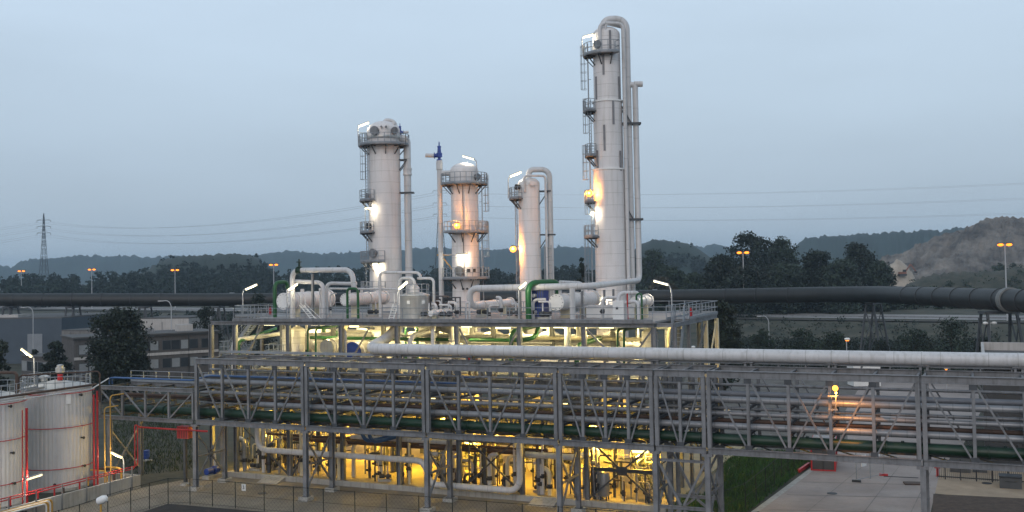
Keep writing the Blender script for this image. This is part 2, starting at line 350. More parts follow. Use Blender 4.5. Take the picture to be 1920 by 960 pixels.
hill('wooded_hills', [(1440, 486), (1480, 474), (1508, 448), (1560, 442), (1660, 436), (1760, 432), (1812, 429), (1900, 427), (2100, 430)], 1500, .14, hill_far_m, .8, 4, 4, rough=1.5)
SPOIL = [(1630, 512), (1655, 484), (1690, 475), (1740, 461), (1780, 443), (1815, 429), (1850, 419), (1920, 417), (2150, 424)]
def spoil():
    rg = np.random.default_rng(5); X = np.arange(1630, 2152, 3.0); Yp = np.interp(X, [p[0] for p in SPOIL], [p[1] for p in SPOIL]); n = len(X); rows = 70; V = []
    gx = rg.normal(size=(18, 14)); gf = rg.normal(size=(60, 46)); gh = rg.normal(size=(180, 90))
    def lat(G, u, v):
        u *= G.shape[0] - 1.001; v *= G.shape[1] - 1.001; i, j = int(u), int(v); u -= i; v -= j
        return (G[i, j] * (1 - u) + G[i + 1, j] * u) * (1 - v) + (G[i, j + 1] * (1 - u) + G[i + 1, j + 1] * u) * v
    for j in range(rows + 1):
        f = j / rows
        for i in range(n):
            u = i / (n - 1); D = 545 + 150 * f; xy = QD(X[i], 500, D); top = QD(X[i], Yp[i], 650)[2]
            e = sstep(f / .68) if f < .68 else 1 - .8 * sstep((f - .68) / .32)
            st = e * 5 + .35 * lat(gx, u, f); e2 = (math.floor(st) + sstep((st - math.floor(st)) * 1.5)) / 5            # benches
            h = 3 + (top - 3) * min(1.02, max(0, .45 * e + .55 * e2)) + (1.3 * lat(gx, u, f) + 1.2 * lat(gf, u, f) + .6 * lat(gh, u, f)) * min(1, e * 3)
            V.append((xy[0], xy[1], h))
    m = MB().add(V, [(j * n + i, j * n + i + 1, (j + 1) * n + i + 1, (j + 1) * n + i) for j in range(rows) for i in range(n - 1)], False)
    tag(m.build('spoil_hill', spoil_m, origin=(0, 0, 0)), None, None, kind='structure')
spoil()
hill('quarry_face', [(1655, 530), (1668, 497), (1682, 488), (1698, 497), (1712, 514), (1718, 530)], 560, .02, pale_m, .8, 3, 6, rough=.3)
hill('grass_mound', [(1690, 540), (1730, 520), (1790, 512), (1860, 508), (1930, 500), (2100, 500)], 470, .10, ground_m, .8, 5, 7, rough=.5)
# ------------------------------------------------------------------ trees
def leaves(cen, rad, per, size, rg, flat=.25):
    cen = np.asarray(cen); n = len(cen) * per; c = np.repeat(cen, per, 0); d = rg.normal(size=(n, 3)); d /= np.linalg.norm(d, axis=1)[:, None]
    rr = np.repeat(np.broadcast_to(rad, (len(cen),)), per) * (rg.random(n) ** .4); p = c + d * rr[:, None] * np.array([1, 1, .75])
    a = rg.normal(size=(n, 3)); a /= np.linalg.norm(a, axis=1)[:, None]; b = np.cross(a, rg.normal(size=(n, 3))); b /= np.linalg.norm(b, axis=1)[:, None]
    s = (size * (.6 + .8 * rg.random(n)))[:, None]; a = a * s * .5; b = b * s * .32
    return np.stack([p - a, p - b, p + a, p + b], 1)
def crown_cloud(h, w, rg, n, shape='round', base=.18):
    ph = rg.random(4) * 6.3
    out = []
    while len(out) < n:
        t = rg.random(); 
        if shape == 'round': r = math.sqrt(max(0, 1 - ((t - .40) / .615) ** 2)) if t > .4 else .72 + .28 * t / .4
        elif shape == 'cone': r = (1 - t) ** .8 + .05
        elif shape == 'bush': r = math.sqrt(1 - t * t)
        a = rg.random() * 2 * math.pi; q = math.sqrt(rg.random())
        r *= .86 + .16 * math.sin(a * 2 + ph[0] + t * 5) + .10 * math.sin(a * 5 + ph[1] + t * 11)
        out.append((q * r * w / 2 * math.cos(a), q * r * w / 2 * math.sin(a), h * (base + (1 - base) * t * .95)))
    return np.array(out)
def tree(name, label, cat, base, h, w, mat, seed, shape='round', nc=60, per=45, leaf=.5, bs=.18, group=None, cr=None):
    rg = np.random.default_rng(seed); t = thing(name, label, cat, base, group)
    C = crown_cloud(h, w, rg, nc, shape, bs)
    if cr is None: cr = w * .11 + .25
    quads('crown', leaves(C, cr * (.6 + .8 * rg.random(nc)), per, leaf, rg), mat, t)
    if shape != 'bush' or h > 5:
        m = MB(); m.rev((0, 0, -.2), (0, 0, 1), [(0, h * .022 + .06), (h * .3, h * .016 + .04), (h * .85, .04)], 8)
        for k in range(0, nc, max(1, nc // 14)):
            z = min(C[k][2] * .75, h * .7); m.tube([(0, 0, z * .8), C[k] * np.array([.5, .5, 0]) + (0, 0, (C[k][2] + z) / 2), C[k]], .04 + h * .003, 5, 0)
        m.build('trunk', bark, t, local=True)
    return t
def tree_px(name, label, px, top, wpx, D, mat, seed, base=None, **k):
    x, y = XY(px, D); z0 = gz(x, y) if base is None else base; h = QD(px, top, D)[2] - z0
    return tree(name, label, k.pop('cat', 'tree'), (x, y, z0), h, wpx * D / F, mat, seed, **k)
tree_px('broadleaf_tree', 'big dark broadleaf tree standing in front of the grey office block', 222, 576, 128, 160, leaf_d, 11, nc=260, per=70, leaf=.45, bs=.06)
tree_px('broadleaf_tree', 'dark tree cut off by the left edge of the photo beside the warehouse', -6, 636, 50, 150, leaf_d, 12, nc=90, per=60, leaf=.42, bs=.02)
tree_px('small_tree', 'small dark tree in front of the warehouse with the grey door', 104, 640, 56, 175, leaf_d, 13, nc=90, per=60, leaf=.42, bs=.02)
tree_px('small_tree', 'small round bush tree between the warehouse door and its lamp post', 64, 655, 22, 200, leaf_d, 14, nc=24, per=40, leaf=.4, bs=.05)
tree_px('broadleaf_tree', 'dark spreading tree just right of the cream posts of the walkway', 1352, 562, 76, 150, leaf_d, 15, nc=150, per=60, leaf=.45, bs=.02)
tree_px('conifer', 'narrow dark conifer between the thin column and the tallest tower', 1091, 474, 38, 190, leaf_d, 16, shape='cone', nc=60, per=60, leaf=.45, bs=.06)
tree_px('small_tree', 'dark tree in front of the black duct near the left deck lamp', 486, 548, 60, 200, leaf_d, 17, nc=90, per=50, leaf=.45, bs=.02)
tree_px('small_tree', 'dark tree beneath the black duct left of the steel plant', 385, 575, 60, 220, leaf_d, 18, nc=90, per=50, leaf=.45, bs=.02)
RG = [('tallest poplar of the dark clump behind the right lamp mast', 1408, 436, 118, 330, leaf_d), ('rounded tree at the near left end of the dark clump', 1350, 478, 84, 315, leaf_d), ('paler tree peeking out behind the tallest poplar of the dark clump', 1466, 445, 92, 345, leaf_o),
      ('low willow in the dark clump right of the poplar', 1468, 494, 96, 318, leaf_o), ('willow in the middle of the dark clump beside bare twigs', 1532, 470, 96, 325, leaf_d), ('narrow willow in the right half of the dark clump', 1576, 484, 80, 312, leaf_o),
      ('broad willow with rounded top near the spoil heap', 1606, 456, 100, 330, leaf_d), ('drooping willow closing the dark clump beside the quarry face', 1646, 488, 62, 322, leaf_o), ('low dark tree filling the front of the clump left of the poplar', 1398, 500, 100, 305, leaf_d)]
for k, (lb, px, top, wp, D, m_) in enumerate(RG):
    tree_px('willow_tree' if m_ is leaf_o else 'broadleaf_tree', lb, px, top, wp, D, m_, 30 + k, nc=170, per=60, leaf=.8, bs=.02, group='trees in the dark clump by the highway')
for k, (lb, px, top, wp, D, m_) in enumerate([('hazy tree beside the long white downpipe of the tallest tower', 1222, 468, 74, 420, leaf_m), ('hazy round tree between the tallest tower and the dark clump', 1262, 500, 60, 400, leaf_m), ('pale brownish tree above the black duct right of the tallest tower', 1240, 520, 56, 350, leaf_b), ('dull green tree left of the dark clump above the duct', 1302, 512, 54, 370, leaf_m)]):
    tree_px('broadleaf_tree', lb, px, top, wp, D, m_, 50 + k, nc=120, per=50, leaf=.85, bs=.02)
for k, (lb, px, top, wp, D, m_) in enumerate([('grey-green willow bush below the duct between trestle and lamp', 1712, 618, 90, 178, leaf_o), ('large grey-green bush below the duct left of the wide trestle', 1780, 596, 110, 172, leaf_o), ('dark low bush on the slope by the duct trestle', 1560, 622, 80, 205, leaf_m), ('dark low bush on the slope behind the cream posts', 1500, 618, 70, 215, leaf_m), ('small dark bush standing on the bare ground above the big white pipe', 1525, 660, 22, 185, leaf_d), ('dark bush by the duct trestle foot', 1650, 640, 60, 186, leaf_d), ('dark bush behind the white lamp near the walled building', 1840, 630, 60, 160, leaf_d), ('low bush on the embankment beside the dark lamp post', 1425, 618, 50, 222, leaf_m)]):
    tree_px('shrub', lb, px, top, wp, D, m_, 60 + k, shape='bush', nc=60, per=45, leaf=.42, bs=.0, cat='shrub')
# woods that read as one mass
def forest(name, prof, D0, D1, n, seed, size, per, mat, hgt=None, zb=4, wid=(7, 11)):
    rg = np.random.default_rng(seed); L = []
    x0, x1 = prof[0][0], prof[-1][0]; Xs = [p[0] for p in prof]; Ys = [p[1] for p in prof]
    for k in range(n):
        u = rg.random(); D = D0 + (D1 - D0) * u; px = rg.uniform(x0, x1); top = QD(px, np.interp(px, Xs, Ys) + rg.uniform(-2, 7), D0 + (D1 - D0) * .6)[2]
        q = QD(px, 500, D); h = (top - zb) * (.62 + .38 * u) * rg.uniform(.85, 1.02); w = rg.uniform(*wid)
        z0 = zb if hgt is None else max(zb, zb + h - hgt); hh = h if hgt is None else min(h, hgt)
        L.append(leaves(crown_cloud(hh, w, rg, 14, 'round', .05) + (q[0], q[1], z0), w * .2, per, size, rg))
    o = quads(name, np.concatenate(L), mat); return tag(o, None, None, kind='stuff')
forest('treeline_woods', [(-150, 510), (60, 506), (150, 501), (285, 499), (300, 497), (500, 498), (560, 494), (640, 490), (700, 488), (800, 494), (900, 494), (960, 497), (1050, 488), (1100, 494), (1200, 500), (1340, 508)], 520, 640, 620, 5, 1.5, 14, leaf_f)
forest('hillside_woods', [(270, 500), (300, 480), (340, 472), (430, 467), (480, 470), (500, 484), (515, 500)], 640, 760, 230, 6, 1.7, 16, leaf_f, 24)
hill('wooded_rise', [(255, 520), (300, 490), (340, 481), (430, 476), (480, 480), (520, 515)], 740, .16, leaf_f, .6, 5, 9, rough=.6)
hill('wooded_knoll', [(1160, 500), (1200, 460), (1225, 450), (1270, 452), (1300, 460), (1325, 478), (1360, 505)], 950, .12, leaf_f, .6, 5, 10, rough=.6)
forest('knoll_woods', [(1170, 475), (1200, 453), (1225, 444), (1270, 446), (1300, 452), (1325, 470), (1350, 492)], 860, 980, 220, 8, 2.0, 14, leaf_f, 24)
forest('scrub', [(1180, 536), (1340, 538), (1660, 538), (1920, 540), (2050, 540)], 330, 400, 200, 9, 1.0, 14, leaf_m, None, 4, (5, 9))
forest('embankment_scrub', [(-100, 600), (150, 592), (440, 588), (520, 590)], 300, 400, 200, 10, .9, 14, leaf_d, None, 1, (5, 9))
forest('mound_scrub', [(1700, 524), (1760, 516), (1830, 494), (1880, 488), (1960, 490), (2080, 492)], 440, 520, 90, 15, .9, 12, leaf_m, 5, 4, (5, 9))
rg = np.random.default_rng(77); L = []
for k in range(2600):
    px, py = rg.uniform(1335, 1880), rg.uniform(611, 690)
    if 640 < py < 676 and px < 1560 and rg.random() < .85: continue
    q = Qz(px, py, 2.0)
    for _ in range(4): q = Qz(px, py, gz(q[0], q[1]))
    if q[1] < 130 or HN @ q[:2] - HD > -23: continue
    L.append(leaves([(q[0], q[1], gz(q[0], q[1]) + .3 + .8 * rg.random())], 1.1 + 1.2 * rg.random(), 22, .55, rg))
tag(quads('undergrowth', np.concatenate(L), leaf_d), None, None, kind='stuff')
# tufts of grass by the pad and left of the rack
L = []
def inside(p, poly):
    c = False
    for (x0, y0), (x1, y1) in zip(poly, poly[1:] + poly[:1]):
        if (y0 > p[1]) != (y1 > p[1]) and p[0] < (x1 - x0) * (p[1] - y0) / (y1 - y0) + x0: c = not c
    return c
for poly, n in (([(1355, 848), (1490, 848), (1522, 868), (1400, 962), (1260, 975), (1240, 930), (1355, 930)], 9000), ([(205, 760), (365, 760), (365, 800), (362, 880), (258, 893), (215, 860)], 5000)):
    L = []; nm_, gm_ = ('grass', grass_m) if n == 9000 else ('rough_grass', M('rough_grass_blades', (.020, .034, .011), .85, 0, .4, .4, island=.5))
    gp = [tuple(Qz(a, b, 0)[:2]) for a, b in poly]; xs = [p[0] for p in gp]; ys = [p[1] for p in gp]; c = 0
    while c < n:
        x, y = rg.uniform(min(xs), max(xs)), rg.uniform(min(ys), max(ys))
        if not inside((x, y), gp): continue
        c += 1; h = rg.uniform(.15, .5); a = rg.random() * 6.3; w = .05; d = rg.normal(0, .12, 2); ca, sa = math.cos(a) * w, math.sin(a) * w
        L.append([[(x - ca, y - sa, 0), (x + ca, y + sa, 0), (x + ca * .2 + d[0], y + sa * .2 + d[1], h), (x - ca * .2 + d[0], y - sa * .2 + d[1], h)]])
    tag(quads(nm_, np.concatenate(L), gm_), None, None, kind='stuff')

# ------------------------------------------------------------------ black duct on trestles
DP = [(-260, 562, 245), (0, 562, 240), (440, 562, 240), (800, 560, 232), (1230, 557, 221), (1640, 551, 192), (1900, 563, 137), (2300, 585, 95)]
dpts = [QD(*p) for p in DP]
t = thing('black_duct', 'long black ringed duct crossing behind the plant on steel trestles', 'duct', (*dpts[4][:2], 0))
m = MB().tube(dpts, 1.5, 20, 12); m.build('duct_shell', duct_m, t)
def along_pts(P, step):
    out = []
    for a, b in zip(P, P[1:]):
        L = np.linalg.norm(b - a); k = int(L / step)
        for i in range(k): out.append((a + (b - a) * (i + .5) / k, unit(b - a)))
    return out
for q, d in along_pts(dpts, 6.4): MB().rev(q - d * .07, d, [(0, 1.5), (.0, 1.6), (.14, 1.6), (.14, 1.5)], 20).build('ring_rib', dark, t)
collar_m = M('collar_grey', (.16, .17, .17), .6)
for px in (435, 1228, 1893):
    i = max(k for k in range(len(DP)) if DP[k][0] <= px); f = (px - DP[i][0]) / (DP[i + 1][0] - DP[i][0]); 
    d = unit(dpts[i + 1] - dpts[i]); D = 1 / ((1 - f) / DP[i][2] + f / DP[i + 1][2]); q = QD(px, DP[i][1] + f * (DP[i + 1][1] - DP[i][1]), D); MB().rev(q - d * .5, d, [(0, 1.5), (0, 1.72), (.35, 1.72), (.5, 1.62), (.65, 1.72), (1., 1.72), (1., 1.5)], 22).build('expansion_collar', collar_m, t)
for px, wd, lb in ((20, 3.2, 'beyond the warehouse roof'), (137, 3.2, 'left of the big dark tree'), (272, 3.2, 'behind the pale annex'), (410, 3.0, 'just left of the plant stairs'), (1637, 3.0, 'on open ground where the duct bends'), (1872, 4.6, 'beside the walled white building, the nearest one')):
    i = max(k for k in range(len(DP)) if DP[k][0] <= px); f = (px - DP[i][0]) / (DP[i + 1][0] - DP[i][0]); D = 1 / ((1 - f) / DP[i][2] + f / DP[i + 1][2])
    q = QD(px, DP[i][1] + f * (DP[i + 1][1] - DP[i][1]), D); d = unit((dpts[i + 1] - dpts[i]) * (1, 1, 0)); n_ = np.array([-d[1], d[0], 0]); zt = q[2] - 1.55
    t = thing('duct_trestle', 'splayed dark steel trestle under the black duct, ' + lb, 'trestle', (q[0], q[1], 0), 'trestles under the black duct')
    c = np.array([q[0], q[1], 0]); m = MB()
    m.bar(c + n_ * 2.4 + (0, 0, zt - .2), c - n_ * 2.4 + (0, 0, zt - .2), wd * .5, .35); m.build('cap_beam', steel_dark, t)
    for a in (-1, 1):
        for b in (-1, 1):
            tp, bt = c + d * a * wd * .22 + n_ * b * 2 + (0, 0, zt - .4), c + d * a * wd * .75 + n_ * b * 2.6 + (0, 0, -.1)
            MB().bar(tp, bt, .32, .32, n_).build('leg', steel_dark, t)
    m = MB()
    for b in (-1, 1):
        A = [c + d * s * wd * .3 + n_ * b * 2.2 + (0, 0, zt - 1) for s in (-1, 1)]; B = [c + d * s * wd * .7 + n_ * b * 2.5 + (0, 0, .8) for s in (-1, 1)]
        m.bar(A[0], B[1], .16, .16, n_); m.bar(A[1], B[0], .14, .14, n_)
    m.build('bracing', steel_dark, t)
# ------------------------------------------------------------------ buildings
glass_d = M('dark_glass', (.03, .036, .042), .12, 0, .2, .5); blind = M('window_blind', (.22, .235, .24), .6, 0, .12, 1)
lit_win = EM('lit_window', (.75, .6, .25), .12); brick = M('grey_brick', (.085, .078, .074), .85, 0, .2, 1.5, streak=.2)
roof_m = M('felt_roof', (.09, .088, .085), .9, 0, .2, .3); wh_blue = M('blue_grey_sheeting', (.052, .072, .095), .6, 0, .12, .4); panel_w = M('pale_panel', (.42, .40, .38), .7, 0, .12, .4, streak=.2)
def bld(name, label, A, B, dep, h, wall, roof=roof_m, ov=.0, group=None):
    A, B = np.array([*A, 0.]), np.array([*B, 0.]); u = unit(B - A); n = np.array([u[1], -u[0], 0]); 
    if n @ (CAM - A) < 0: n = -n
    t = thing(name, label, 'building', A, group); L = np.linalg.norm(B - A)
    MB().box((A + B) / 2 - n * dep / 2 + (0, 0, h / 2), (L, dep, h), u, n).build('wall', wall, t)
    MB().box((A + B) / 2 - n * dep / 2 + (0, 0, h + .13), (L + ov, dep + ov, .25), u, n).build('roof', roof, t)
    return t, A, u, n, L
def win(t, A, u, n, s, z, w, h, pane, frame=white, nm='window'):
    c = A + u * s + n * .03 + (0, 0, z); m = MB()
    for k in (-1, 1): m.box(c + u * k * w / 2, (.08, .1, h + .08), u, n); m.box(c + (0, 0, k * h / 2), (w - .08, .1, .08), u, n)
    f = m.build(nm, frame, t); MB().box(c, (w - .08, .05, h - .08), u, n).build('pane', pane, f)
t, A, u, n, L = bld('office_building', 'long grey two storey office block with ribbon windows behind the tree', XY(138, 186), XY(408, 201), 11, 8.2, brick, ov=.5)
MB().box(A + u * L / 2 + n * .1 + (0, 0, 4.55), (L, .16, .5), u, n).build('string_course', panel_w, t)
rr = random.Random(4); k = 0; s = 1.6
while s < L - 1:
    for z in (2.75, 6.15): win(t, A, u, n, s, z, 1.55, 1.75, blind if rr.random() < .5 else glass_d if rr.random() < .9 else lit_win, steel_dark)
    s += 1.72 if k % 4 < 3 else 2.3; k += 1
for k, (f, w_, h_) in enumerate(((.3, 2.2, 1.1), (.55, 1.4, .8), (.8, 3.0, 1.3))): MB().box(A + u * L * f - n * 4.5 + (0, 0, 8.45 + h_ / 2), (w_, 1.6, h_), u, n).build('roof_unit', panel_w if k != 1 else steel, t)
MB().box(A + u * L / 2 + n * .34 + (0, 0, 8.0), (L + .5, .14, .16), u, n).build('gutter', dark, t)
for f in (.22, .5, .78): MB().cyl(A + u * L * f + n * .12, A + u * L * f + n * .12 + (0, 0, 7.9), .07, 8).build('downpipe', dark, t)
t, A, u, n, L = bld('glazed_wing', 'low glazed wing joining the office block to the warehouse', XY(40, 200), XY(140, 188), 8, 4.2, brick, ov=.4)
for k in range(9): win(t, A, u, n, 1.1 + k * 1.25 + (L - 12.4) * k / 9, 2.4, 1.2 + (L - 12.4) / 9 - .1, 1.9, glass_d if k % 4 else blind, steel)
t, A, u, n, L = bld('warehouse', 'dark blue-grey warehouse with a pale grey roller door', XY(-260, 238), XY(115, 232), 26, 10.1, wh_blue)
c = A + u * (L - 6.4) + n * .06; MB().box(c + (0, 0, 3.4), (3.6, .12, 6.6), u, n).build('roller_door', M('door_grey', (.20, .22, .24), .6, 0, .1, 1), t)
MB().box(A + u * (L * .62) - n * 6 + (0, 0, 10.6), (12, 5, .7), u, n).build('rooflight', panel_w, t)
t, A, u, n, L = bld('pale_annex', 'pale low building half hidden by the big dark tree', XY(115, 226), XY(182, 222), 10, 7.6, M('grey_render', (.17, .165, .16), .8, 0, .15, .6, streak=.2))
for k in range(3): win(t, A, u, n, 1.6 + k * 2.4, 5, 1.1, 1.2, glass_d, steel)
MB().cyl(A + u * 2.6 + n * .1 + (0, 0, 0), A + u * 2.6 + n * .1 + (0, 0, 7.5), .09, 8).build('downpipe', steel, t)
t, A, u, n, L = bld('white_annex', 'white flat roofed building right of the big dark tree', XY(262, 238), XY(353, 236), 12, 9.4, panel_w)
MB().box(A + u * 5.5 + n * .08 + (0, 0, 4.4), (.1, .1, 8.6), u, n).build('joint_strip', steel, t)
MB().box(A + u * 3 + n * .08 + (0, 0, 5), (1.1, .08, 1.4), u, n).build('vent', dark, t)
def cyl_bld(): pass
A_ = Qz(1858, 700, 0)[:2]
t, A, u, n, L = bld('walled_building', 'flat roofed white building with parapet at the right edge', XY(1836, 97), np.array(XY(1836, 97)) + (20, 0), 21, 9.0, M('dark_cladding', (.035, .036, .038), .6, 0, .2, .6), roof_m)
m = MB()
for a, b in (((0, .15), (L, .15)), ((0, -21 + .15), (L, -21 + .15))):
    p, q = A + u * a[0] + n * (a[1] - .3) + (0, 0, 9.4), A + u * b[0] + n * (b[1] - (.3 if b[1] > 0 else -.3)) + (0, 0, 9.4); m.bar(p, q, .3, 1.5)
m.bar(A + u * .15 - n * .2 + (0, 0, 9.4), A + u * .15 - n * 20.8 + (0, 0, 9.4), .28, 1.46); m.build('parapet', panel_w, t)
for k in range(4): win(t, A, u, n, 2.4 + k * 3, 3.2, 1.6, 1.4, glass_d, steel)
# ------------------------------------------------------------------ street and highway lamps
sod = EM('sodium_lamp', (1., .25, .018), 3.0); lampw = EM('lamp_tube', (1., .88, .58), 30)
hs = (1 / 292 - 1 / 473) / 1330
pole_w = M('pale_pole', (.40, .41, .42), .5, .1, .1, 2)
for px, top, lb in ((40, 508, 'leftmost, before the pylon'), (172, 505, 'over the black duct right of the pylon'), (328, 506, 'before the wooded rise'), (513, 496, 'above the green pipe bend on the deck'), (1393, 473, 'in front of the dark tree clump'), (1884, 458, 'before the spoil heap')):
    D = 1 / (1 / 473 + (px - 320) * hs) - 12; q = QD(px, top, D); r = QD(px + 1, top, D) - q; r = unit(r * (1, 1, 0)); z0 = gz(q[0], q[1])
    t = thing('highway_lamp', 'tall twin headed highway lamp mast glowing orange, ' + lb, 'street lamp', (q[0], q[1], z0), 'orange lamps along the highway')
    MB().rev((q[0], q[1], z0), (0, 0, 1), [(0, .24), (q[2] - z0, .13)], 8).build('mast', pole_w, t)
    for s in (-1, 1):
        c = q + r * s * 1.1 + (0, 0, .1); h = MB().box(c + (0, 0, .14), (1.6, .6, .2), r).build('lamp_head', dark, t)
        MB().sphere(c - (0, 0, .22), .72, 12, .5).build('lens', sod, h); 
    MB().bar(q - r * 1.9 + (0, 0, .33), q + r * 1.9 + (0, 0, .33), .1, .1).build('cross_arm', dark, t)
def street(px, topy, D, side, lb):
    q = QD(px, topy, D); r = unit((QD(px + 1, topy, D) - q) * (1, 1, 0)) * side; t = thing('street_lamp', lb, 'street lamp', (q[0], q[1], gz(*q[:2])))
    MB().tube([(q[0], q[1], gz(*q[:2])), q - (0, 0, .8), q + r * .7 + (0, 0, .1), q + r * 1.7], .09, 7, 1.1).build('pole', pole_w, t)
    MB().box(q + r * 2.1, (.95, .34, .2), r).build('lamp_head', pole_w, t)
street(62, 576, 228, -1, 'unlit curved street lamp in front of the blue-grey warehouse')
street(321, 564, 205, -1, 'unlit curved street lamp in front of the white annex')
street(1441, 593, 225, -1, 'dark unlit street lamp on the slope before the highway')
# ------------------------------------------------------------------ pipe rack
RY0, RY1, RZ0, RZ1 = 72.8, 76.7, 5.92, 11.86
XS = [float(Qy(px, py, RY0)[0]) for px, py in ((366, 740), (572, 750), (799, 760), (1047, 770), (1227, 780), (1325, 785), (1728, 795))]
XS.append(XS[-1] + 15.2)
NP = [4, 4, 4, 4, 2, 5, 5]
SPAN = ['leftmost, next to the low bridge to the tanks', 'second from the left, over the blue hoses', 'third from left, above the low pipe loop', 'fourth from the left, above the upright vessel', 'short two panel one on the cross braced tower', 'long one carrying the orange lamp over the road', 'cut off by the right edge of the photo']
SUP = ['beside the low bridge', 'left of the blue hoses', 'at the left end of the low pipe loop', 'right of the low pipe loop', 'left foot of the cross braced tower', 'right foot of the cross braced tower', 'beside the road and the raked soil']
LEV = (6.38, 7.42, 8.24, 9.22)
gap = .2
for i, n in enumerate(NP):
    a, b = XS[i] + gap, XS[i + 1] - gap; xs = [a + (b - a) * k / n for k in range(n + 1)]
    t = thing('pipe_rack_span', 'grey truss span of the pipe rack, ' + SPAN[i], 'truss', ((a + b) / 2, (RY0 + RY1) / 2, RZ0), 'truss spans of the pipe rack')
    for y in (RY0, RY1):
        MB().ibeam((a - .12, y, RZ1 - .25), (b + .12, y, RZ1 - .25), .34, .5).build('top_chord', steel, t)
        MB().ibeam((a - .12, y, RZ0 + .22), (b + .12, y, RZ0 + .22), .34, .44).build('bottom_chord', steel, t)
        for k, x in enumerate(xs):
            w = .28 if k in (0, n) else .21
            MB().ibeam((x, y, RZ0 + .445), (x, y, RZ1 - .505), w, w + .02, (0, 1, 0)).build('post', steel, t)
        for k in range(n):
            l, r = xs[k] + .12, xs[k + 1] - .12; zt, zb = RZ1 - .55, RZ0 + .5; yy = y - .02 if y == RY0 else y + .02
            down = k < n / 2 - .25 or (n == 5 and k == 2)
            if down: MB().bar((l, yy, zt), (r, yy, zb), .11, .14, (0, 1, 0)).build('diagonal', steel, t)
            if not down or (n == 5 and k == 2): MB().bar((l, yy + .04, zb), (r, yy + .04, zt), .11, .14, (0, 1, 0)).build('diagonal', steel, t)
    for k, x in enumerate(xs):
        for z in (RZ1 - .68, RZ0 + .58): MB().box((x, RY0 - .12, z), (.5 if k not in (0, n) else .34, .025, .34)).build('gusset', steel_dark, t)
    for x in xs:
        for z in LEV: MB().ibeam((x, RY0 + .12, z), (x, RY1 - .12, z), .15, .2).build('cross_beam', steel_dark, t)
        MB().ibeam((x, RY0 + .16, RZ1 - .2), (x, RY1 - .16, RZ1 - .2), .15, .2).build('top_cross_beam', steel, t)
    for k in range(n):
        p, q = ((xs[k] + .1, RY0 + .2), (xs[k + 1] - .1, RY1 - .2)); MB().bar((p[0], p[1], RZ1 - .36), (q[0], q[1], RZ1 - .36), .09, .09).build('plan_brace', steel, t)
        MB().bar((q[0], p[1], RZ0 + .06), (p[0], q[1], RZ0 + .06), .08, .08).build('plan_brace', steel_dark, t)
for i in range(7):
    x = XS[i]; t = thing('rack_trestle', 'grey steel trestle carrying the pipe rack, ' + SUP[i], 'trestle', (x, (RY0 + RY1) / 2, 0), 'trestles under the pipe rack')
    for y in (RY0, RY1):
        MB().ibeam((x, y, .36), (x, y, RZ0 - .2), .36, .38, (0, 1, 0)).build('column', steel, t)
        MB().box((x, y, RZ0 - .1), (.75, .42, .19)).build('head_plate', steel, t)
        m = MB().box((x, y, .17), (.95, .95, .34)); m.build('footing', conc_grey, t)
        MB().box((x, y, .35), (.6, .6, .03)).build('base_plate', steel_dark, t)
    c = (x, (RY0 + RY1) / 2, 2.9)
    for p, q in (((x, RY0 + .2, 1.0), (x, RY1 - .2, 5.0)), ((x, RY1 - .2, 1.0), (x, RY0 + .2, 5.0))): MB().bar(p, q, .13, .13, (1, 0, 0)).build('brace', steel, t)
    MB().bar((x + .08, RY0 + .2, 3.0), (x + .08, RY1 - .2, 3.0), .12, .16).build('tie_beam', steel, t)
    MB().box((x + .03, c[1], 3.0), (.05, .7, .7)).build('gusset', steel_dark, t)
t = thing('rack_bracing', 'cross bracing with tie beam between the two feet of the braced tower', 'bracing', ((XS[4] + XS[5]) / 2, RY0, 0))
xa, xb = XS[4] + .2, XS[5] - .2; xm = (xa + xb) / 2
for y in (RY0 + .03, RY1 - .03):
    for p, q in (((xa, y, 5.2), (xm - .1, y, 2.1)), ((xb, y, 5.2), (xm + .1, y, 2.1)), ((xa, y, .5), (xm - .1, y, 1.75)), ((xb, y, .5), (xm + .1, y, 1.75))): MB().bar(p, q, .16, .16, (0, 1, 0)).build('brace', steel, t)
    MB().ibeam((xa, y, 1.92), (xb, y, 1.92), .2, .24).build('tie_beam', steel, t)
    MB().ibeam((xa, y, 5.3), (xb, y, 5.3), .16, .18).build('strut', steel, t)
# low bridge to the tanks
bx0, bx1 = float(Qy(188, 760, RY0)[0]), XS[0] - .25
t = thing('low_pipe_bridge', 'low grey truss bridge carrying pipes from the tanks to the tall rack', 'truss', ((bx0 + bx1) / 2, (RY0 + RY1) / 2, 5.92)); n = 4
xs = [bx0 + (bx1 - bx0) * k / n for k in range(n + 1)]
for y in (RY0, RY1):
    MB().ibeam((bx0, y, 8.9), (bx1, y, 8.9), .3, .36).build('top_chord', steel, t); MB().ibeam((bx0, y, 6.12), (bx1, y, 6.12), .3, .34).build('bottom_chord', steel, t)
    for x in xs: MB().ibeam((x, y, 6.3), (x, y, 8.71), .2, .2, (0, 1, 0)).build('post', steel, t)
    for k in range(n):
        l, r = xs[k] + .1, xs[k + 1] - .1; p, q = ((l, y, 8.65), (r, y, 6.35)) if k < 2 else ((l, y, 6.35), (r, y, 8.65)); MB().bar(p, q, .11, .13, (0, 1, 0)).build('diagonal', steel, t)
for x in xs:
    for z in (6.38, 7.42, 8.85): MB().ibeam((x, RY0 + .16, z), (x, RY1 - .16, z), .14, .18).build('cross_beam', steel_dark, t)
MB().rail([(bx0, RY1, 9.09), (bx1, RY1, 9.09)], 1.0, 1.6).build('handrail', rail_m, t)
x = float(Qz(237, 866, .3)[0]) + .0; x = (bx0 + .5) 
t = thing('bridge_trestle', 'grey steel trestle under the low bridge beside the white tank', 'trestle', (bx0 + 1.2, (RY0 + RY1) / 2, 0))
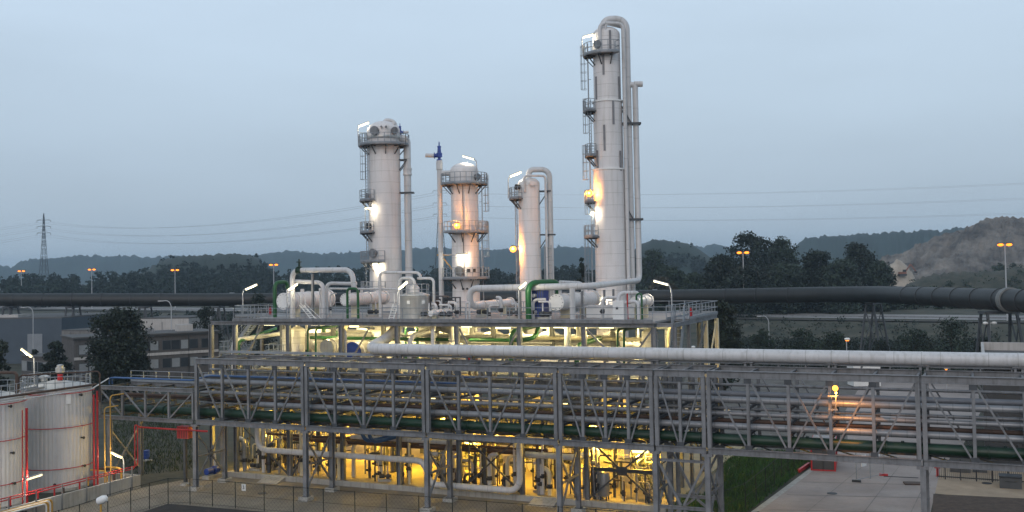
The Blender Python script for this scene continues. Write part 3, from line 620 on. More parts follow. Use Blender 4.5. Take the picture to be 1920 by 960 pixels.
for y in (RY0, RY1): MB().ibeam((bx0 + 1.2, y, 0), (bx0 + 1.2, y, 5.93), .34, .34, (0, 1, 0)).build('column', steel, t)
MB().bar((bx0 + 1.2, RY0, .6), (bx0 + 1.2, RY1, 5.0), .13, .13, (1, 0, 0)).build('brace', steel, t); MB().bar((bx0 + 1.2, RY1, .6), (bx0 + 1.2, RY0, 5.0), .13, .13, (1, 0, 0)).build('brace', steel, t)
# pipes on the rack
x0, x1 = XS[0] - 1.2, XS[-1] + 1
RP = [('pale grey insulated pipe, lowest of the pale ones, over the green line', 74.0, 7.78, .25, alu, -58.4), ('large dark green line along the near side of the rack floor', 73.75, 6.88, .36, green_d, bx0 + 2),
      ('second dark green line beside the large one, on the inner side', 74.75, 6.82, .3, green_d, bx0 + 3), ('brown pipe between the two lower pale pipes', 75.3, 7.98, .17, brown, bx0), ('pale pipe on the third level, inner side', 74.9, 8.55, .18, alu, x0),
      ('thin pale pipe beside the pale pipe of the third level', 75.6, 8.84, .12, alu, x0), ('large pale insulated pipe on the upper level, near side', 74.7, 9.58, .25, alu, x0), ('large grey pipe on the upper level behind the pale one', 75.5, 9.92, .22, M('grey_pipe', (.17, .18, .20), .5, .1, .15, 1), x0),
      ('thin dark pipe highest in the rack on the far side', 76.2, 10.5, .11, steel, x0), ('narrow brown pipe on the floor level behind the green lines', 75.7, 6.62, .12, brown, bx0), ('narrow dark pipe on the floor level, farthest in', 76.3, 6.62, .13, dark, bx0),
      ('dark pipe on the second level behind the pale one', 75.9, 7.66, .13, dark, x0), ('thin grey pipe on the second level near the middle', 74.7, 7.62, .08, steel, x0), ('thin brown pipe on the second level, far side', 76.3, 7.6, .07, brown, bx0)]
for lb, y, z, r, m_, xa in RP:
    m = MB().tube([(xa, y, z), (x1, y, z)], r, 12, 0); t = thing('rack_pipe', lb, 'pipe', ((xa + x1) / 2, y, z), 'pipes running along the rack'); m.build('pipe_run', m_, t)
    for i, n in enumerate(NP):
        for k in range(n + 1):
            xx = XS[i] + gap + (XS[i + 1] - XS[i] - 2 * gap) * k / n
            if xx > xa: MB().box((xx, y, z - r - .035), (.22, max(.1, r), .08)).build('pipe_shoe', steel_dark, t)
    if r > .25:
        for xx in np.arange(xa + 5, x1, 6.3): MB().rev((xx, y, z), (1, 0, 0), [(0, r), (0, r + .09), (.07, r + .09), (.08, r + .03), (.1, r + .03), (.11, r + .09), (.18, r + .09), (.18, r)], 14).build('flange', m_, t)
bl0 = Qy(205, 707, 74.6)
for k, (dy, lb) in enumerate(((0, 'bright blue pipe along the top of the low bridge into the rack, front one'), (.35, 'bright blue pipe along the top of the low bridge into the rack, rear one'))):
    xe = float(Qy(860, 720, 75)[0]) - k * 6
    pts = [(bl0[0], 74.6 + dy, 8.95), (bl0[0], 74.6 + dy, 9.6), (XS[0] - 2, 74.6 + dy, 9.6), (XS[0], 74.6 + dy, 10.08), (xe, 75 + dy, 10.08)]
    if k == 0: pts += [(xe, 75, 10.6), (xe + 1.5, 75, 10.6)]
    solo('blue_pipe', lb, 'pipe', MB().tube(pts, .065, 8, .3), sky_blue)
# large white pipe above the rack
BZ = 12.64; P0 = Qy(690, 651, 76.7); P0[2] = BZ
t = thing('white_main', 'very thick white insulated pipe running on stubs above the whole rack', 'pipe', P0)
back = np.array([P0[0] - .2, 80.6, BZ + .75])
MB().tube([(x1, 76.7, BZ), (P0[0], 76.7, BZ), back + (0, 0, 0), back + (.0, 1.5, .9)], .48, 22, 1.0).build('pipe_run', clad_p, t)
for px in (747, 880, 1060, 1228, 1403, 1560, 1732, 1910):
    x = float(Qy(px, 680, 76.7)[0]); m = MB()
    for s in (-.22, .22): m.ibeam((x + s, 76.7, RZ1 + .0), (x + s, 76.7, BZ - .51), .16, .2, (0, 1, 0))
    m.box((x, 76.7, BZ - .49), (.8, .5, .06)); m.build('stub_support', steel, t)
for xx in np.arange(P0[0] + 3, x1, 6.0): MB().rev((xx, 76.7, BZ), (1, 0, 0), [(0, .48), (0, .493), (.12, .493), (.12, .48)], 22).build('joint_band', clad_p, t)
t = thing('cable_tray', 'flat galvanised cable tray along the far top edge of the rack', 'cable tray', (0, RY1 + .5, RZ1))
MB().box(((XS[0] + x1) / 2, RY1 + .55, RZ1 + .16), (x1 - XS[0], .5, .06)).build('tray', rail_m, t)
m = MB()
for dy in (.28, .82): m.box(((XS[0] + x1) / 2, RY1 + dy, RZ1 + .22), (x1 - XS[0], .04, .2))
m.build('side_flange', rail_m, t)
for k in range(40): xx = XS[0] + 1 + k * (x1 - XS[0] - 2) / 39; MB().box((xx, RY1 + .45, RZ1 + .06), (.08, .9, .12)).build('bracket', steel, t)
# ------------------------------------------------------------------ process structure
DY0, DY1, DZ, MZ = 79.6, 94.4, 14.98, 10.0
CX = [float(Qy(px, 620, DY0)[0]) for px in (441, 541, 640, 745, 857, 974, 1095, 1226)]; XL = float(Qy(396, 620, DY0)[0])
t = thing('process_structure', 'grey steel process structure with lit levels carrying the deck equipment', 'steel structure', ((CX[0] + CX[-1]) / 2, (DY0 + DY1) / 2, .28)); PS = t
for y in (DY0, 87.0, DY1):
    for x in CX + ([XL] if y == DY0 else []):
        MB().ibeam((x, y, .27 if x != XL else 0), (x, y, DZ - .52), .36, .38, (1, 0, 0) if y != 87 else (0, 1, 0)).build('column', steel, t)
    MB().ibeam((XL if y == DY0 else CX[0], y, DZ - .34), (CX[-1], y, DZ - .34), .3, .34).build('deck_beam', steel, t)
    MB().ibeam((CX[0], y, MZ - .2), (CX[-1], y, MZ - .2), .26, .36).build('mid_beam', steel, t)
    MB().ibeam((CX[0], y + .02, 5.4), (CX[-1], y + .02, 5.4), .2, .3).build('low_beam', steel_dark, t)
for x in CX:
    for z, nm in ((DZ - .345, 'deck_cross_beam'), (MZ - .21, 'mid_cross_beam'), (5.41, 'low_cross_beam')):
        MB().ibeam((x, DY0 + .16, z), (x, DY1 - .16, z), .22, .32).build(nm, steel, t)
MB().prism([(CX[0] - .1, DY0 - .3), (CX[-1] + .2, DY0 - .3), (CX[-1] + .2, DY1 + .2), (CX[0] - .1, DY1 + .2)], DZ - .16, DZ).build('deck_slab', M('deck_plate', (.26, .25, .245), .75, .0, .15, .5), t)
MB().prism([(CX[0], 83.2), (CX[-1], 83.2), (CX[-1], DY1), (CX[0], DY1)], MZ - .06, MZ).build('mid_floor', M('grating_grey', (.30, .30, .29), .7, .1, .2, 2), t)
MB().box(((CX[0] + CX[-1]) / 2, DY0 - .33, DZ - .02), (CX[-1] - CX[0], .05, .3)).build('kick_plate', steel, t)
MB().rail([(CX[0], DY0 - .25, DZ), (CX[-1], DY0 - .25, DZ)], 1.1, 2.05, .028).build('handrail', rail_m, t)
MB().rail([(CX[-1] + .15, DY0 + 3.2, DZ), (CX[-1] + .15, DY1 + .1, DZ), (CX[0], DY1 + .1, DZ), (CX[0], DY1 - 6, DZ)], 1.1, 1.5, .035).build('handrail', rail_m, t)
for (i, z0, z1, tp) in ((4, .4, 5.2, 'x'), (6, .5, 5.2, 'xh'), (2, MZ + .1, DZ - .7, '/'), (4, MZ + .1, DZ - .7, 'v'), (6, MZ + .1, DZ - .7, 'xv'), (0, MZ + .1, DZ - .7, '/'), (1, .4, 5.2, '/'), (0, .4, 5.2, '\\')):
    a, b = CX[i] + .2, CX[i + 1] - .2; y = DY0 + .05; mm = (a + b) / 2; zm = (z0 + z1) / 2
    L = {'x': [((a, z0), (b, z1)), ((a, z1), (b, z0))], 'xh': [((a, z0), (b, z1)), ((a, z1), (b, z0))], '/': [((a, z0), (mm, z1))], '\\': [((a, z1), (b, z0))], 'v': [((a, z1), (mm - .4, z0)), ((mm + .4, z0), (b, z1))], 'xv': [((a, z1), (mm + 1, z0 + .6)), ((mm - .4, z0), (b, z1))]}[tp]
    for k, (p, q) in enumerate(L): MB().bar((p[0], y + k * .14, p[1]), (q[0], y + k * .14, q[1]), .13, .13, (0, 1, 0)).build('brace', steel if z0 > 3 else steel_dark, t)
    if tp == 'xh': MB().ibeam((a, y + .3, zm), (b, y + .3, zm), .26, .3).build('tie_beam', steel_dark, t); MB().box((mm, y, zm), (.9, .04, .7)).build('gusset', steel_dark, t)
# walkway on the right
wx0, wx1 = CX[-1] + .22, CX[-1] + 1.75
t = thing('side_walkway', 'railed steel walkway on cream posts along the right end of the deck', 'walkway', (wx1, 90, 0))
MB().prism([(wx0, 84.1), (wx1, 84.1), (wx1, 94.6), (wx0, 94.6)], DZ - .14, DZ - .01).build('grating', steel, t)
for p, q in (((wx1 - .1, 79.7), (wx1 - .1, 94.5)), ): MB().ibeam((*p, DZ - .32), (*q, DZ - .32), .18, .34).build('edge_beam', steel, t)
for y in (79.75, 84.2, 94.4): MB().ibeam((wx0, y, DZ - .32), (wx1 - .2, y, DZ - .32), .18, .3).build('cross_beam', steel, t)
MB().rail([(wx1, 84.15, DZ), (wx1, 94.55, DZ), (wx0, 94.55, DZ)], 1.1, 1.2, .035).build('handrail', rail_m, t)
for y in (90.2, 94.4): MB().ibeam((wx1 - .1, y, 0), (wx1 - .1, y, DZ - .5), .34, .34, (1, 0, 0)).build('post', cream, t)
for y in (79.8, 84.2): MB().ibeam((wx1 - .1, y, 0), (wx1 - .1, y, DZ - .5), .26, .28, (1, 0, 0)).build('post', steel, t)
for p, q in (((84.4, 9.6), (90, 14.2)), ((84.4, 9.4), (90, 5.2)), ((90.4, 9.6), (94.2, 14.2)), ((94.2, 9.6), (90.4, 5.2))): MB().bar((wx1 - .1, p[0], p[1]), (wx1 - .1, q[0], q[1]), .12, .12, (1, 0, 0)).build('brace', cream if p[0] > 90 or q[0] > 90 else steel, t)
m = MB()
for x in (wx0 + .25, wx1 - .3): m.tube([(x, 83.0, DZ - 1), (x, 83.4, DZ + 1.2), (x, 84.5, DZ + 1.2), (x, 84.5, DZ)], .035, 6, .5)
m.build('loop_rail', rail_m, t)
# stairs
def stair(name, lb, a, b, w, nstep, side=(0, 1, 0), m_=rail_m):
    a, b, sd = np.array(a, float), np.array(b, float), unit(side); t = thing(name, lb, 'staircase', (a[0], a[1], min(a[2], b[2])))
    for s in (-1, 1): MB().bar(a + sd * s * w / 2, b + sd * s * w / 2, .06, .26).build('stringer', m_, t)
    m = MB(); d = unit((b - a) * (1, 1, 0))
    for k in range(nstep): m.box(a + (b - a) * (k + .5) / nstep, (.26, w - .08, .04), d, sd)
    m.build('treads', m_, t); 
    for s in (-1, 1):
        m = MB()
        for k in range(5): q = a + (b - a) * k / 4 + sd * s * w / 2; m.bar(q, q + (0, 0, 1.0), .05, .05)
        for h in (.5, 1.0): m.tube([a + sd * s * w / 2 + (0, 0, h), b + sd * s * w / 2 + (0, 0, h)], .03, 6)
        m.build('handrail', m_, t)
    return t
stair('steel_staircase', 'grey steel stair climbing to the left end of the deck', (CX[0] - 3.6, 83.4, 11.5), (CX[0] - .2, 83.4, DZ), 1.0, 16)
stair('steel_staircase', 'grey steel stair below the left landing behind the tall rack', (CX[0] - .4, 85.2, 7.4), (CX[0] - 4.0, 85.2, 11.5), 1.0, 18)
t = thing('stair_landing', 'railed steel landing of the stair at the left end of the structure', 'landing', (XL - .6, 84.3, 11.4))
MB().prism([(XL - 1.6, 82.6), (XL - .2, 82.6), (XL - .2, 86), (XL - 1.6, 86)], 11.35, 11.5).build('grating', steel, t)
MB().rail([(XL - .2, 82.6, 11.5), (XL - 1.6, 82.6, 11.5), (XL - 1.6, 86, 11.5), (XL - .2, 86, 11.5)], 1.1, .7).build('handrail', rail_m, t)
for x, y in ((XL - 1.5, 82.7), (XL - 1.5, 85.9)): MB().ibeam((x, y, 0), (x, y, 11.35), .22, .22, (0, 1, 0)).build('post', steel, t)
t = thing('left_walkway', 'railed grating walkway sticking out at the left end of the deck', 'walkway', (XL, 88, DZ))
MB().prism([(XL - 2.4, 86), (CX[0] - .2, 86), (CX[0] - .2, 90.4), (XL - 2.4, 90.4)], DZ - .14, DZ - .01).build('grating', steel, t)
MB().rail([(CX[0] - .2, 86.05, DZ), (XL - 2.4, 86.05, DZ), (XL - 2.4, 90.35, DZ), (CX[0] - .2, 90.35, DZ)], 1.1, 1.1, .035).build('handrail', rail_m, t)
for x, y in ((XL - 2.2, 86.2), (XL - 2.2, 90.2), (CX[0] - 1.6, 90.2)): MB().ibeam((x, y, 0), (x, y, DZ - .14), .26, .26, (0, 1, 0)).build('post', steel, t)
MB().bar((XL - 2.2, 86.2, 7), (XL - 2.2, 90.2, 14.6), .12, .12).build('brace', steel, t)
t = thing('service_platform', 'small railed platform inside the second bay of the structure', 'platform', (CX[0] + 4.4, 80.6, 11.6))
MB().prism([(CX[0] + 3.2, 79.9), (CX[1] - .3, 79.9), (CX[1] - .3, 82), (CX[0] + 3.2, 82)], 11.35, 11.48).build('grating', steel, t)
MB().rail([(CX[0] + 3.2, 82, 11.48), (CX[0] + 3.2, 79.9, 11.48), (CX[1] - .3, 79.9, 11.48)], 1.1, .6).build('handrail', rail_m, t)
MB().ibeam((CX[0] + .2, 79.75, 11.3), (CX[1] - .3, 79.75, 11.3), .16, .24).build('beam', steel, t)
stair('steel_staircase', 'steep grey stair with hooped rails at the right end of the deck', (CX[-1] + .95, 80.2, 8.2), (CX[-1] + .95, 84.0, DZ), .9, 20, (1, 0, 0))
q = Qz(1213, 930, .3); 
stair('steel_staircase', 'dark open stair from the lit floor to the small vessel platform', (CX[-1] - .6, 80.6, .3), (CX[-1] - 2.6, 82.6, 3.1), .9, 11, (1, 1, 0), steel_dark)
t = thing('vessel_platform', 'small railed platform beside the squat vessel at the right of the lit floor', 'platform', (CX[-1] - 2, 83.6, 3))
MB().prism([(CX[-1] - 4.4, 82.4), (CX[-1] - .5, 82.4), (CX[-1] - .5, 84), (CX[-1] - 4.4, 84)], 2.98, 3.1).build('grating', steel_dark, t); MB().rail([(CX[-1] - .5, 82.4, 3.1), (CX[-1] - 1.8, 82.4, 3.1)], 1.1, .6).build('handrail', cream, t); MB().rail([(CX[-1] - 3, 82.4, 3.1), (CX[-1] - 4.4, 82.4, 3.1), (CX[-1] - 4.4, 84, 3.1)], 1.1, .6).build('handrail', cream, t)
for x in (CX[-1] - 4.2, CX[-1] - .7):
    MB().ibeam((x, 83.2, .28), (x, 83.2, 2.98), .2, .2, (0, 1, 0)).build('post', steel_dark, t)
# ------------------------------------------------------------------ towers
CAMANG = math.degrees(math.atan2(-math.cos(YAW), math.sin(YAW)))           # from a tower towards the camera
LEFT = CAMANG - 90                                                         # towards the left of the picture
def pol(c, r, deg, z): t = math.radians(deg); return np.array([c[0] + r * math.cos(t), c[1] + r * math.sin(t), z])
def platform(t, c, r, w, a0, a1, z):
    MB().sector(c, r + .02, r + w, a0, a1, z - .14, z, 28).build('platform', steel, t)
    full = a1 - a0 >= 359; n = max(6, int((a1 - a0) / 14)); P = [pol(c, r + w - .04, a0 + (a1 - a0) * k / n, z) for k in range(n + 1)]
    if not full: P = [pol(c, r + .2, a0, z)] + P + [pol(c, r + .2, a1, z)]
    m = MB()
    for p in P: m.bar(p, p + (0, 0, 1.1), .055, .055)
    for h in (.55, 1.1): m.tube([p + (0, 0, h) for p in P], .032, 6, 0)
    for a, b in zip(P, P[1:]): m.bar(a + (0, 0, .08), b + (0, 0, .08), .02, .16)
    m.build('platform_rail', rail_m, t)
    for k in range(max(2, int((a1 - a0) / 40)) + 1):
        m = MB(); a = a0 + (a1 - a0) * (k + .5) / (max(2, int((a1 - a0) / 40)) + 1); m.bar(pol(c, r, a, z - 1.1), pol(c, r + w * .85, a, z - .16), .09, .09); m.bar(pol(c, r, a, z - .2), pol(c, r + w * .95, a, z - .2), .08, .1); m.build('platform_bracket', steel_dark, t)
def ladder(t, c, r, ang, z0, z1, cage=True):
    m = MB(); tt = math.radians(ang); o = np.array([math.cos(tt), math.sin(tt), 0]); s = np.array([-o[1], o[0], 0]); b = np.array([c[0], c[1], 0]) + o * (r + .28)
    for k in (-1, 1): m.bar(b + s * k * .25 + (0, 0, z0), b + s * k * .25 + (0, 0, z1 + 1.1), .05, .07, o)
    for z in np.arange(z0 + .2, z1 + 1, .33): m.bar(b - s * .25 + (0, 0, z), b + s * .25 + (0, 0, z), .03, .03)
    for z in np.arange(z0 + 1, z1, 2.2): m.bar(b - o * .3 + (0, 0, z), b + (0, 0, z), .05, .05)
    m.build('ladder', rail_m, t)
    if cage and z1 - z0 > 3:
        m = MB(); 
        for z in np.arange(z0 + 2.2, z1 + 1.2, .85): m.tube([b + s * .34 * math.cos(a) + o * (.36 + .38 * math.sin(a)) + (0, 0, z) for a in np.linspace(-.6, math.pi + .6, 9)], .022, 5, 0)
        for a in np.linspace(0, math.pi, 5): m.bar(b + s * .34 * math.cos(a) + o * (.36 + .38 * math.sin(a)) + (0, 0, z0 + 2.2), b + s * .34 * math.cos(a) + o * (.36 + .38 * math.sin(a)) + (0, 0, z1 + 1), .03, .03)
        m.build('ladder_cage', rail_m, t)
def manway(t, c, r, ang, z, rad=.4, nm='manway', mat=None):
    d = pol((0, 0), 1, ang, 0); o = pol(c, r - .05, ang, z)
    MB().rev(o, d, [(0, rad * .85), (.3, rad * .85), (.3, rad), (.38, rad), (.38, rad), (.46, rad)], 16, False).build(nm, mat or steel, t)
def tower(lb, pxs, pyr, ytop, ybot, y, segs, dome, z0=.28):
    q = Qy(pxs, pyr, y); c = (float(q[0]), y); zt = float(Qy(pxs, ytop, y)[2])
    t = thing('column_tower', lb, 'process tower', (c[0], c[1], z0)); return t, c, zt
def zat(px, py, y): return float(Qy(px, py, y)[2])
def domep(r, z, n=8, k=.55): return [(z + r * k * math.sin(a), r * math.cos(a)) for a in np.linspace(0, math.pi / 2, n)]
TY = 97.0
# tower one
t, c, zt = tower('fat white tower with round domed top, leftmost of the four, lit at its foot', 722, 420, 234, 560, TY, None, None); T1, C1 = t, c
r = 1.76; zd = zat(715, 262, TY)
MB().rev((c[0], c[1], .28), (0, 0, 1), [(0, r + .12), (.5, r + .12), (.5, r)] + [(zd - .28, r), (zd - .28, r + .08)] + [(h - .28, q) for h, q in domep(r + .08, zd + .9, 9, .62)], 40).build('shell', clad, t)
MB().rev((c[0], c[1], zd + .1), (0, 0, 1), [(0, r + .06), (0, r + .16), (.18, r + .16), (.18, r + .06)], 40).build('dome_ring', silver, t)
manway(t, c, r, CAMANG - 22, zd + .75, .5); manway(t, c, r, CAMANG + 42, zd + .75, .42)
for a in (0, 14): manway(t, c, r, CAMANG + a, zd + 1.15, .11, 'nozzle')
platform(t, c, r, 1.05, 0, 360, zat(715, 273, TY))
for px, py, a0, a1 in ((697, 377, LEFT - 30, LEFT + 62), (697, 436, LEFT - 30, LEFT + 58), (707, 490, LEFT - 25, LEFT + 95), (706, 546, LEFT - 12, LEFT + 95)):
    platform(t, c, r, 1.0, a0, a1, zat(px, py, TY))
manway(t, c, r, CAMANG - 35, zat(709, 475, TY), .48); manway(t, c, r, CAMANG - 58, zat(695, 370, TY), .35, 'nozzle'); manway(t, c, r, CAMANG - 58, zat(695, 425, TY), .35, 'nozzle', dark)
zz = [zat(690, p, TY) for p in (600, 546, 490, 436, 377, 273)]
for k, (a, b) in enumerate(zip(zz, zz[1:])): ladder(t, c, r + .1, LEFT + (8 if k % 2 else 34), a, b, k in (0, 4))
m = MB().tube([pol(c, .1, 0, zat(720, 240, TY)), pol(c, .1, 0, zat(720, 224, TY)), pol(c, 1.2, LEFT + 180, zat(735, 226, TY)), pol(c, 1.5, LEFT + 175, zat(745, 245, TY))], .2, 10, .4); m.tube([pol(c, .5, CAMANG, zat(720, 240, TY)), pol(c, .5, CAMANG, zat(722, 230, TY)), pol(c, 1.6, LEFT + 150, zat(742, 233, TY))], .14, 8, .3); m.build('top_vent_pipe', clad_p, t)
vx = Qy(769, 400, TY)[0]; R_ = pol((0, 0), 1, LEFT + 180, 0)
dn = np.array([c[0], c[1], 0]) + R_ * 2.55
t = thing('overhead_pipe', 'thick white overhead pipe dropping beside the leftmost tower', 'pipe', (dn[0], dn[1], DZ))
za = zat(760, 257, TY)
MB().tube([np.array([c[0], c[1], za]) + R_ * 1.6, (dn[0], dn[1], za), (dn[0], dn[1], DZ + .1)], .4, 16, .9).build('pipe_run', clad_p, t)
MB().rev((dn[0], dn[1], zat(775, 326, TY)), (0, 0, 1), [(0, .4), (0, .52), (.25, .46), (.5, .46), (.75, .52), (.75, .4)], 18).build('expansion_joint', clad_p, t)
m = MB()
for py in (360,):
    z = zat(765, py, TY)
    for s in (-.46, .46):
        o = pol((0, 0), 1, LEFT + 90, 0) * s; m.bar(np.array([c[0], c[1], z]) + R_ * 1.4 + o, (dn[0] + o[0], dn[1] + o[1], z), .1, .16); m.bar((dn[0] + o[0], dn[1] + o[1], z), (dn[0] + o[0] + R_[0] * .7, dn[1] + o[1] + R_[1] * .7, z), .1, .16)
m.build('pipe_bracket', steel_dark, t); m = MB(); z = zat(760, 298, TY)
for s in (-.46, .46):
    o = pol((0, 0), 1, LEFT + 90, 0) * s; e = np.array([dn[0], dn[1], z]) + o; m.bar(np.array([c[0], c[1], z]) + R_ * 1.3 + o, e, .1, .14); m.bar(np.array([c[0], c[1], z - 1.7]) + R_ * 1.3 + o, e, .1, .1)
m.build('pipe_bracket', steel_dark, t)
def safety_valve(lb, p, d, s=1.0, out=1.0):
    t = thing('relief_valve', lb, 'valve', p); p = np.array(p, float); d = unit(d)
    m = MB(); m.rev(p, (0, 0, 1), [(0, .28 * s), (.1 * s, .28 * s), (.1 * s, .16 * s), (.3 * s, .16 * s), (.35 * s, .3 * s), (.75 * s, .3 * s), (.8 * s, .2 * s), (1.3 * s, .16 * s), (1.35 * s, .2 * s), (1.45 * s, .2 * s), (1.5 * s, .07 * s), (1.9 * s, .05 * s)], 12); m.build('valve_body', blue, t)
    m = MB(); m.cyl(p + (0, 0, .5 * s), p + d * .45 * s + (0, 0, .5 * s), .2 * s, 12); m.cyl(p + d * .45 * s + (0, 0, .5 * s), p + d * .52 * s + (0, 0, .5 * s), .32 * s, 12); m.build('outlet_flange', blue, t)
    MB().tube([p + d * .52 * s + (0, 0, .5 * s), p + d * (.6 + out) * s + (0, 0, .55 * s)], .21 * s, 10).build('outlet_pipe', clad_p, t)
safety_valve('small blue relief valve beside the dome of the leftmost tower', (dn[0] - R_[0] * .75, dn[1] - R_[1] * .75, za + .3), R_ + (0, 0, .0), .72, .7)
# tower two
t, c, zt = tower('white domed tower with round railed platforms, second from the left', 872, 420, 303, 560, TY, None, None); C2 = c; T2 = t
r = 1.46; zd = zat(870, 318, TY)
MB().rev((c[0], c[1], .28), (0, 0, 1), [(0, r + .1), (.4, r + .1), (.4, r), (zat(877, 520, TY) - .28, r), (zat(877, 520, TY) - .28, r), (zat(870, 345, TY) - .28, r - .02), (zat(870, 345, TY) - .2, r + .06)] + [(h - .28, q) for h, q in domep(r + .06, zd - .2, 9, .62)], 36).build('shell', clad, t)
platform(t, c, r, 1.0, LEFT - 60, LEFT + 240, zat(870, 345, TY)); platform(t, c, r, 1.0, CAMANG - 62, CAMANG + 118, zat(875, 435, TY)); platform(t, c, r, 1.05, CAMANG - 95, CAMANG + 105, zat(876, 521, TY))
manway(t, c, r, CAMANG + 55, zat(895, 332, TY), .36); manway(t, c, r, CAMANG - 20, zat(866, 508, TY), .52)
for a in (14, 38): MB().box(pol(c, r + .05, CAMANG + a, zat(880, 507, TY)), (.32, .12, .36), pol((0, 0), 1, CAMANG + a + 90, 0), pol((0, 0), 1, CAMANG + a, 0)).build('instrument_box', dark, t)
for a in (-8, 6): manway(t, c, r, CAMANG + a, zat(870, 541, TY), .12, 'nozzle', dark)
zz = [zat(890, p, TY) for p in (600, 521, 435, 345)]
for k, (a, b) in enumerate(zip(zz, zz[1:])): ladder(t, c, r + .1, LEFT + 180 - (12 if k % 2 else 2), a, b, k > 0)
MB().tube([pol(c, r + .12, CAMANG - 5, zat(868, 345, TY)), pol(c, r + .12, CAMANG - 5, zat(868, 520, TY))], .05, 6).build('conduit', steel, t)
sx = np.array([c[0], c[1], 0]) - R_ * 2.62; zs = zat(826, 303, TY)
t = thing('vent_stack', 'slender white pipe stack standing between the two left towers', 'pipe', (sx[0], sx[1], DZ))
MB().tube([(sx[0], sx[1], .3), (sx[0], sx[1], zs)], .27, 14).build('pipe_run', clad_p, t)
MB().rev((sx[0], sx[1], zs - 1), (0, 0, 1), [(0, .27), (0, .34), (.9, .34), (.9, .27)], 14).build('stack_collar', clad_p, t)
MB().tube([np.array([c[0], c[1], zat(840, 326, TY)]) - R_ * 1.2, np.array([sx[0], sx[1], zat(840, 326, TY)]) + R_ * .2], .3, 12).build('branch_pipe', clad_p, t)
m = MB(); z = zat(840, 478, TY); m.bar(np.array([c[0], c[1], z]) - R_ * 1.4, np.array([sx[0], sx[1], z]) - R_ * .4, .12, .16); m.bar(np.array([c[0], c[1], z - 1.6]) - R_ * 1.4, np.array([sx[0], sx[1], z]) , .1, .1); m.build('stay', yellow, t)
safety_valve('tall blue relief valve crowning the slender white stack', (sx[0], sx[1], zs), -R_, 1.05, .8)
# tower three
t, c, zt = tower('slim plain white tower with a looped pipe over its top, third from the left', 993, 420, 333, 560, TY, None, None); C3 = c; T3 = t
r = 1.12; zd = zat(990, 345, TY)
MB().rev((c[0], c[1], .28), (0, 0, 1), [(0, r + .1), (.4, r + .1), (.4, r), (zd - .28, r)] + [(h - .28, q) for h, q in domep(r, zd, 8, .6)], 32).build('shell', clad, t)
platform(t, c, r, .95, LEFT - 45, LEFT + 55, zat(970, 373, TY)); manway(t, c, r, CAMANG - 62, zat(975, 352, TY), .3, 'nozzle', dark); manway(t, c, r, CAMANG + 12, zat(997, 345, TY), .28, 'nozzle', clad)
ladder(t, c, r + .1, LEFT + 172, zat(1020, 600, TY), zat(1020, 478, TY), True); ladder(t, c, r + .05, LEFT - 20, zat(970, 560, TY), zat(970, 373, TY), False)
lx = np.array([c[0], c[1], 0]) + R_ * 2.15
t = thing('overhead_pipe', 'white pipe looping over the slim tower and down its right side', 'pipe', (lx[0], lx[1], DZ))
zl = zat(1010, 317, TY); MB().tube([(c[0], c[1], zd + .4), (c[0], c[1], zl), (lx[0], lx[1], zl), (lx[0], lx[1], DZ + .1)], .29, 14, .8).build('pipe_run', clad_p, t)
o = pol((0, 0), .55, CAMANG, 0); zl2 = zat(1010, 330, TY)
MB().tube([np.array([c[0], c[1], zd - .9]) - R_ * .5 + o * 2.2, np.array([c[0], c[1], zl2]) - R_ * .5 + o * 2.2, np.array([lx[0], lx[1], zl2]) - R_ * .45 + o, np.array([lx[0], lx[1], DZ]) - R_ * .45 + o], .12, 10, .35).build('side_pipe', clad_p, t)
for py in (358, 440):
    m = MB(); z = zat(1015, py, TY)
    for s in (-.36, .36):
        oo = pol((0, 0), s, CAMANG, 0); e = np.array([lx[0], lx[1], z]) + oo + R_ * (.1 if py == 358 else .5); m.bar(np.array([c[0], c[1], z]) + R_ * .9 + oo, e, .09, .14); m.bar(np.array([c[0], c[1], z - 1.5]) + R_ * .95 + oo, np.array([lx[0], lx[1], z]) + oo - R_ * .2, .09, .1)
    m.build('pipe_bracket', steel_dark, t)
# tower four
t, c, zt = tower('tallest white tower of three stepped sections, with dark straps and side platforms', 1142, 320, 55, 560, TY, None, None); C4 = c; T4 = t
zb1, zb2, zd = zat(1142, 319, TY), zat(1138, 192, TY), zat(1136, 66, TY); r0, r1, r2 = 1.57, 1.45, 1.36
MB().rev((c[0], c[1], .28), (0, 0, 1), [(0, r0 + .1), (.5, r0 + .1), (.5, r0), (zb1 - .3, r0), (zb1 - .28, r1), (zb2 - .3, r1), (zb2 - .28, r2), (zd - .28, r2)] + [(h - .28, q) for h, q in domep(r2, zd, 9, .6)], 40).build('shell', clad, t)
MB().rev((c[0], c[1], zb1 - .05), (0, 0, 1), [(0, r0), (0, r0 + .07), (.14, r0 + .07), (.14, r1)], 40).build('section_ring', white, t)
MB().rev((c[0], c[1], zb2 - .05), (0, 0, 1), [(0, r1), (0, r1 + .09), (.16, r1 + .09), (.16, r2)], 40).build('section_ring', white, t)
m = MB()
for px, p0, p1, rr_ in ((1129, 105, 145, r2), (1117, 148, 190, r2), (1158, 145, 188, r2), (1147, 192, 236, r1), (1131, 238, 286, r1), (1119, 285, 322, r1 + .05), (1161, 284, 322, r1 + .05), (1141, 62, 100, r2)):
    z1, z0 = zat(px, p0, TY), zat(px, p1, TY); mid = (z0 + z1) / 2; axis_px = 1142 - (320 - (p0 + p1) / 2) * .023; s = (px - axis_px) * depth((c[0], c[1], mid)) / F / rr_
    ang = CAMANG + math.degrees(math.asin(max(-.97, min(.97, s)))); a, b = pol(c, rr_ + .03, ang, z0), pol(c, rr_ + .03, ang, z1); m.bar(a, b, .2, .09, pol((0, 0), 1, ang, 0))
m.build('cladding_strap', M('strap_grey', (.20, .20, .21), .6), t)
